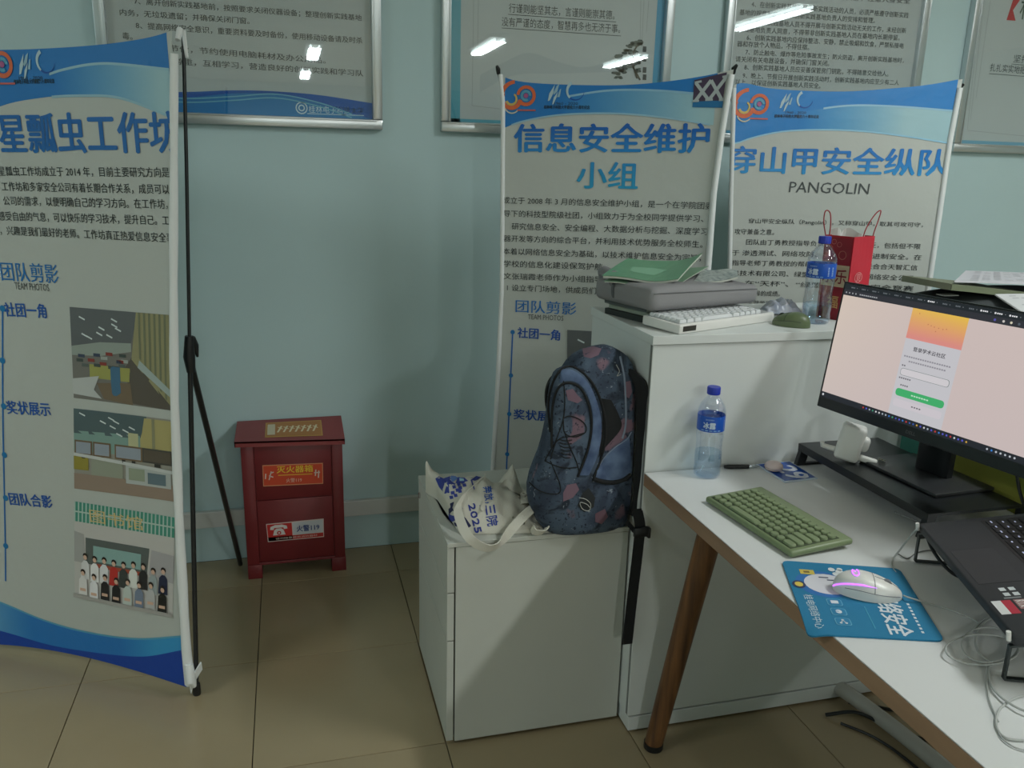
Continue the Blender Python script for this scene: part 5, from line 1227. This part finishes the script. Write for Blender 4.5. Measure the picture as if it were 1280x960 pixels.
band([(702, 462), (716, 463), (731, 474), (743, 494), (751, 522), (751, 550), (745, 574), (736, 594)], [(700, 478), (714, 476), (728, 484), (737, 502), (741, 527), (738, 555), (731, 578), (724, 594)], 'zip_band', light_denim)
for nm, px in (('bungee_cord', [(704, 470), (706, 500), (704, 524), (696, 548), (688, 574)]), ('bungee_cord', [(704, 523), (712, 520), (724, 524), (732, 532), (731, 541), (718, 546), (706, 541), (704, 524)]),
               ('bungee_cord', [(706, 541), (712, 558), (720, 576), (724, 590)]), ('bungee_cord', [(731, 541), (716, 545), (700, 548), (690, 560), (681, 576)]), ('bungee_cord', [(681, 576), (694, 582), (708, 585), (722, 584)]),
               ('bungee_cord', [(688, 576), (694, 590), (700, 606), (699, 616), (686, 617), (672, 612), (662, 603)])):
    trace(px, .0014, nm, off=.001)
for k in range(6): trace([(699+k*.5, 549+k*4.2), (706, 551+k*4.2), (715-k*.5, 550+k*4.4)], .0013, 'elastic_lace', off=.001)
# side bottle pocket with black trim, dark mesh gap above it
band([(752, 498), (753, 520), (752, 545), (748, 572)], [(764, 500), (774, 520), (776, 536), (756, 560)], 'mesh_gap', black_f, off=.002)
band([(746, 586), (760, 566), (776, 553), (786, 545)], [(744, 597), (760, 600), (776, 598), (788, 590)], 'side_pocket', light_denim, off=.006)
trace([(741, 598), (752, 602), (766, 603), (780, 599), (788, 593)], .0058, 'pocket_trim')
trace([(744, 590), (756, 571), (770, 558), (783, 549), (789, 540)], .0016, 'pocket_trim', m=mat('grey_trim', (120, 132, 150), .7))
trace([(775, 446), (780, 470), (782, 500), (782, 530), (778, 548)], .0026, 'seam_piping', m=mat('grey_trim', (120, 132, 150), .7), off=.001)
# printed patches
P = Print(lambda s, z, l: onto(bv, s, z, .0008*l))
G_ = .06
def pxp(pts, col, l=1):
    P = Print(lambda s, z, l: onto(bv, s, z, .0008*l))
    c = (sum(p[0] for p in pts)/len(pts), sum(p[1] for p in pts)/len(pts))
    for i in range(len(pts)):
        a, b = pts[i-1], pts[i]; m_ = lambda p, q: ((p[0]+q[0])/2, (p[1]+q[1])/2)
        for tri in ((c, m_(c, a), m_(c, b)), (m_(c, a), a, m_(a, b)), (m_(c, b), m_(a, b), b), (m_(c, a), m_(a, b), m_(c, b))):
            o = len(P.v)
            for p in tri: P.v.append(P.fn(p[0], p[1], l)); P.c.append(lin(col))
            P.f.append([o, o+1, o+2])
    P.build('printed_patch', mat('patch_print', rough=.85, attr=True), t)
PK = (116, 92, 106)
pxp([(709, 606), (720, 604), (724, 612), (716, 622), (704, 627), (704, 616)], PK); pxp([(728, 436), (742, 433), (752, 436), (748, 444), (738, 448), (730, 446)], PK)
pxp([(780, 478), (788, 476), (790, 490), (786, 498), (780, 494)], PK); pxp([(783, 526), (790, 524), (790, 538), (784, 541)], PK); pxp([(707, 488), (716, 486), (722, 494), (728, 500), (722, 504), (710, 500)], PK)
pxp([(744, 642), (756, 636), (760, 646), (752, 655), (744, 652)], (104, 78, 90)); pxp([(728, 616), (736, 610), (744, 622), (742, 634), (730, 640), (722, 632)], (36, 40, 42))
trace([(724, 622), (732, 624), (738, 630), (736, 638), (728, 636), (725, 628), (733, 630), (737, 634)], .0009, 'printed_mark', m=mat('pale_print', (170, 172, 168), .8), off=.002)
trace([(770, 456), (774, 464), (771, 470), (776, 468)], .0008, 'printed_mark', m=mat('pale_print', (170, 172, 168), .8), off=.002)
# top handle, left side strap loop
MB().ribbon(bez([ony(697, 468, 1.89), ony(688, 476, 1.89), ony(683, 490, 1.89), ony(683, 506, 1.89), ony(686, 520, 1.89), ony(688, 535, 1.885)]), .03, .006, side=(.25, 1, 0)).build('side_strap', black_f, t, smooth=60)
# right shoulder strap and hanging webbing
st = [ony(790, 462, 1.83), ony(800, 478, 1.80), ony(804, 500, 1.79), ony(805, 530, 1.785), ony(804, 560, 1.785), ony(802, 595, 1.785), ony(800, 625, 1.79), ony(796, 646, 1.795)]
for p in st: p.x = min(p.x, .8155) if p.y > 1.80 else p.x
st = [Vector((min(p.x, .838), min(p.y, 1.795) if i else 1.84, p.z)) for i, p in enumerate(st)]; st[0].x = .80
stm = MB().ribbon(bez(st), .040, .010, side=(.55, -1, 0)).build('shoulder_strap', black_f, t, smooth=60)
wb = [ony(796, 636, 1.765), ony(800, 656, 1.749), ony(799, 672, 1.746), ony(796, 700, 1.746), ony(790, 750, 1.747), ony(784, 805, 1.748)]
MB().ribbon(bez(wb), .028, .0022, side=(1, 0, 0)).build('webbing_strap', black_f, t, smooth=60)
MB().ribbon(bez([ony(783, 652, 1.80), ony(790, 660, 1.79), ony(796, 668, 1.782)]), .012, .003, side=(.6, 0, .8)).build('loop_strap', black_f, t)
bk = ony(801, 664, 1.744)
MB().box(bk.x-.020, bk.x+.020, bk.y-.008, bk.y+.004, bk.z-.014, bk.z+.012, bev=.004).box(bk.x+.016, bk.x+.024, bk.y-.010, bk.y+.004, bk.z-.018, bk.z+.010, bev=.003).build('buckle', black_p, t, smooth=True)

# ---------------------------------------------------------------- tote bag
canvas = mat('cream_canvas', (206, 204, 192), .9, bump=.5, bscale=500, noise=.06, nscale=10)
t = thing('tote_bag', 'cream canvas tote bag with blue print lying crumpled on the pedestal', 'tote bag', (.5, 2.0, PT))
rngw = random.Random(2)
def totep(a, b, low=False):
    fx = .385+(.606-.385)*a; fy = 1.862-.045*a*(1-.2*a); bx_ = .362+(.60-.362)*a; by_ = 2.165-.03*a
    x = fx*(1-b)+bx_*b; y = fy*(1-b)+by_*b
    prof = (max(0, math.sin(math.pi*min(1, max(0, b))))**.55)
    H = interp([(0, .0), (.03, .045), (.10, .074), (.25, .085), (.45, .080), (.65, .062), (.82, .046), (.93, .03), (1, .004)], a)
    h = H*prof
    wr = .004*math.sin(a*19+b*7)*math.sin(b*11)+.003*math.sin(a*37-b*17)+.005*math.sin(a*9+b*21)*(a > .5)*(a-.5)*2
    h += wr*prof*(1 if a < .97 and a > .02 else 0)
    # pulled-up corner tips
    h += .088*max(0, 1-math.hypot((a-.0)*4.5, (b-1)*4.0))**1.5
    x -= .012*max(0, 1-math.hypot((a-.0)*4.5, (b-1)*4.0)); 
    h += .065*max(0, 1-math.hypot((a-.93)*6, (b-.92)*5))**1.2
    x += (.0 if a > .3 else -.030*(1-a/.3)*prof*(h/.08))
    return Vector((x, y, PT+.002+max(0, h)))
def te(i, n): return (1-math.cos(math.pi*i/n))/2
NA, NB = 60, 44
tb = MB()
top = [totep(te(i, NA), te(j, NB)) for i in range(NA+1) for j in range(NB+1)]; bot = [Vector((p.x, p.y, PT+.0008)) if 0 < i < NA and 0 < j < NB else None for i in range(NA+1) for j, p in enumerate(top[i*(NB+1):(i+1)*(NB+1)])]
f = []; W_ = NB+1; V_ = top[:]; idx = {}
for i in range(NA+1):
    for j in range(NB+1):
        k = i*W_+j
        if bot[k] is None: idx[k] = k
        else: idx[k] = len(V_); V_.append(bot[k])
for i in range(NA):
    for j in range(NB):
        q = [i*W_+j, (i+1)*W_+j, (i+1)*W_+j+1, i*W_+j+1]; f.append(q); f.append([idx[x] for x in q[::-1]])
tb.add(V_, f); tote_o = tb.build('bag_body', canvas, t, smooth=75)
bvt = surf([tote_o])
TB = (52, 66, 148); TD = (40, 46, 84)
P = Print(lambda s, z, l: onto(bvt, s, z, .0007*l+.0004))
def tpoly(pts, col, l=1):    # fine fan so the ink follows the folds
    c = (sum(p[0] for p in pts)/len(pts), sum(p[1] for p in pts)/len(pts)); n = 4
    for i in range(len(pts)):
        a, b = pts[i-1], pts[i]
        for r_ in range(n):
            A0 = tuple(c[k]+(a[k]-c[k])*r_/n for k in (0, 1)); A1 = tuple(c[k]+(a[k]-c[k])*(r_+1)/n for k in (0, 1)); B0 = tuple(c[k]+(b[k]-c[k])*r_/n for k in (0, 1)); B1_ = tuple(c[k]+(b[k]-c[k])*(r_+1)/n for k in (0, 1))
            o = len(P.v); Q = [A1, B1_, B0, A0] if r_ else [A1, B1_, c]
            for p in Q: P.v.append(P.fn(p[0], p[1], l)); P.c.append(lin(col))
            P.f.append(list(range(o, o+len(Q))))
tz = lambda x, y: (500+x*240/1280, 560+y*240/1280)
def tp(pts, col, l=1): tpoly([tz(*p) for p in pts], col, l)
tp([(236, 205), (260, 190), (330, 165), (385, 155), (372, 175), (330, 190), (345, 225), (370, 240), (330, 300), (300, 305), (262, 262)], TB)
tp([(345, 185), (372, 175), (400, 195), (372, 215), (350, 230), (335, 205)], (96, 130, 190), 2); tp([(385, 200), (430, 200), (455, 222), (420, 232), (370, 238)], TB, 2); tp([(395, 205), (425, 208), (430, 222), (400, 224)], (150, 190, 200), 3)
for x, y in ((360, 262), (392, 245), (420, 228), (352, 300), (384, 283), (372, 318), (402, 268), (430, 250), (400, 290), (344, 330)): tp([(x-14, y-9), (x+9, y-12), (x+14, y+8), (x-8, y+12)], TB, 2)
tp([(470, 165), (510, 158), (558, 172), (540, 196), (500, 220), (470, 215)], TB); tp([(555, 175), (575, 178), (600, 198), (582, 196)], TB)
tp([(335, 370), (362, 358), (350, 400), (360, 420), (340, 430), (328, 450), (325, 410)], TD); tp([(325, 440), (370, 450), (380, 480), (350, 492), (325, 475)], TB); tp([(412, 445), (440, 470), (475, 520), (440, 545), (405, 538), (420, 500)], TD, 1); tp([(360, 495), (400, 505), (400, 530), (370, 520)], TD)
def ttext(st, p0, p1, h, col, bold=0):    # lettering set in photo pixels, reading downwards
    q = Print(lambda s, z, l: (s, z, 0)); q.text(st, tz(*p0), tz(*p1), -h*240/1280, col, 1, 0)
    for f_ in q.f:
        o = len(P.v)
        for i in f_:
            P.v.append(P.fn(q.v[i][0], q.v[i][1], 1.5)); P.c.append(lin(col))
        P.f.append(list(range(o, o+len(f_))))
for d in (0, 5): ttext("2025", (452+d, 378), (500+d, 570), 44, TB)
for d in (0, 4): ttext("奔放，", (548+d, 262), (566+d, 372), 62, (54, 98, 180)); 
for d in (0, 4): ttext("三院", (560+d, 385), (582+d, 525), 74, (48, 70, 156))
P.build('printed_art', mat('tote_ink', rough=.9, attr=True), t)
def tot(x, y, off=.004): return onto(bvt, *tz(x, y), off)
def strap(pts, nm, w_=.024, th=.0028, sides=None, tw=None):
    B_ = bez(pts, 8); k = len(B_)
    sd = None
    if tw: sd = [Vector(tw[0]).lerp(Vector(tw[1]), i/(k-1)) if len(tw) == 2 else None for i in range(k)]
    MB().ribbon(B_, w_, th, side=sd if sd else None).build(nm, canvas, t, smooth=60)
zt_ = lambda x, y, z: onz(*tz(x, y), z)
fy_ = lambda x, y, Y: ony(*tz(x, y), Y)
L1 = [tot(560, 205, .006), tot(500, 250, .008), tot(430, 320, .010), fy_(385, 400, 1.90), fy_(408, 500, 1.845), fy_(455, 590, 1.808), fy_(520, 645, 1.800), fy_(590, 668, 1.798), fy_(650, 650, 1.800), fy_(700, 595, 1.812), zt_(760, 525, PT+.03), zt_(830, 450, PT+.05), zt_(895, 395, PT+.062), zt_(930, 385, PT+.066)]
k = len(bez(L1, 8)); sds = []
key = [(0, (.5, .8, .1)), (.2, (.8, .5, .2)), (.35, (.9, -.1, .4)), (.5, (.35, -.3, .9)), (.62, (.0, -.5, .9)), (.75, (-.5, .5, .6)), (.9, (-.6, .7, .25)), (1, (-.6, .6, .2))]
for i in range(k):
    u = i/(k-1)
    for (a, p), (b, q) in zip(key, key[1:]):
        if u <= b: sds.append(Vector(p).lerp(Vector(q), (u-a)/(b-a))); break
MB().ribbon(bez(L1, 8), .024, .0028, side=sds).build('strap', canvas, t, smooth=60)
L2 = [tot(560, 200, .006), tot(610, 215, .007), tot(680, 250, .008), tot(750, 280, .008), tot(800, 300, .007), tot(840, 335, .006)]
MB().ribbon(bez(L2, 8), .026, .0028, side=(.35, .9, .4)).build('strap', canvas, t, smooth=60)
c_ = tot(835, 335, .007); MB().slab(lambda u, v: tot(795+85*u+10*v, 285+95*v, .007+.004*math.sin(math.pi*u)), 8, 8, (0, .002, -.002)).build('strap_patch', canvas, t, smooth=60)
L3 = [zt_(930, 385, PT+.066), zt_(955, 410, PT+.066), zt_(975, 460, PT+.05), zt_(985, 510, PT+.03), zt_(960, 560, PT+.014), zt_(900, 560, PT+.012), zt_(880, 530, PT+.02)]
MB().ribbon(bez(L3, 8), .022, .0028, side=[Vector((.5, -.6, .5)).lerp(Vector((.2, -.5, .8)), i/(len(bez(L3, 8))-1)) for i in range(len(bez(L3, 8)))]).build('strap', canvas, t, smooth=60)
L4 = [zt_(960, 430, PT+.05), zt_(1000, 470, PT+.035), zt_(1050, 510, PT+.02), zt_(1110, 545, PT+.007), zt_(1140, 556, PT+.005)]
MB().ribbon(bez(L4, 8), .026, .0028, side=(-.5, .6, .4)).build('strap', canvas, t, smooth=60)
tag(MB().tube(bez([(1.46, 1.79, .03), (1.49, 1.76, .034), (1.525, 1.64, .024), (1.545, 1.50, .022), (1.56, 1.3, .022), (1.57, .9, .022)]), .0215, 16).build('floor_conduit', mat('grey_conduit', (168, 168, 160), .5), None, smooth=True, org=(1.54, 1.5, 0)), 'pale grey round conduit running along the floor under the desk', 'conduit')
for k, (pts, lab) in enumerate((([(1.40, 1.70, .006), (1.47, 1.66, .03), (1.55, 1.60, .006), (1.68, 1.46, .006), (1.80, 1.30, .006)], 'black cable on the floor right of the conduit, passing over it'), ([(1.50, 1.735, .006), (1.62, 1.66, .006), (1.72, 1.55, .006), (1.84, 1.46, .006)], 'black cable on the floor farthest from the conduit'), ([(1.42, 1.66, .005), (1.475, 1.58, .005), (1.50, 1.46, .005), (1.51, 1.2, .005)], 'thin black cable along the left side of the conduit'))):
    tag(MB().tube(bez(pts), .005 if k < 2 else .004, 8).build('floor_cable', black_p, None, smooth=True, org=(pts[0][0], pts[0][1], 0)), lab, 'cable')
bpy.data.scenes.remove(TMP)
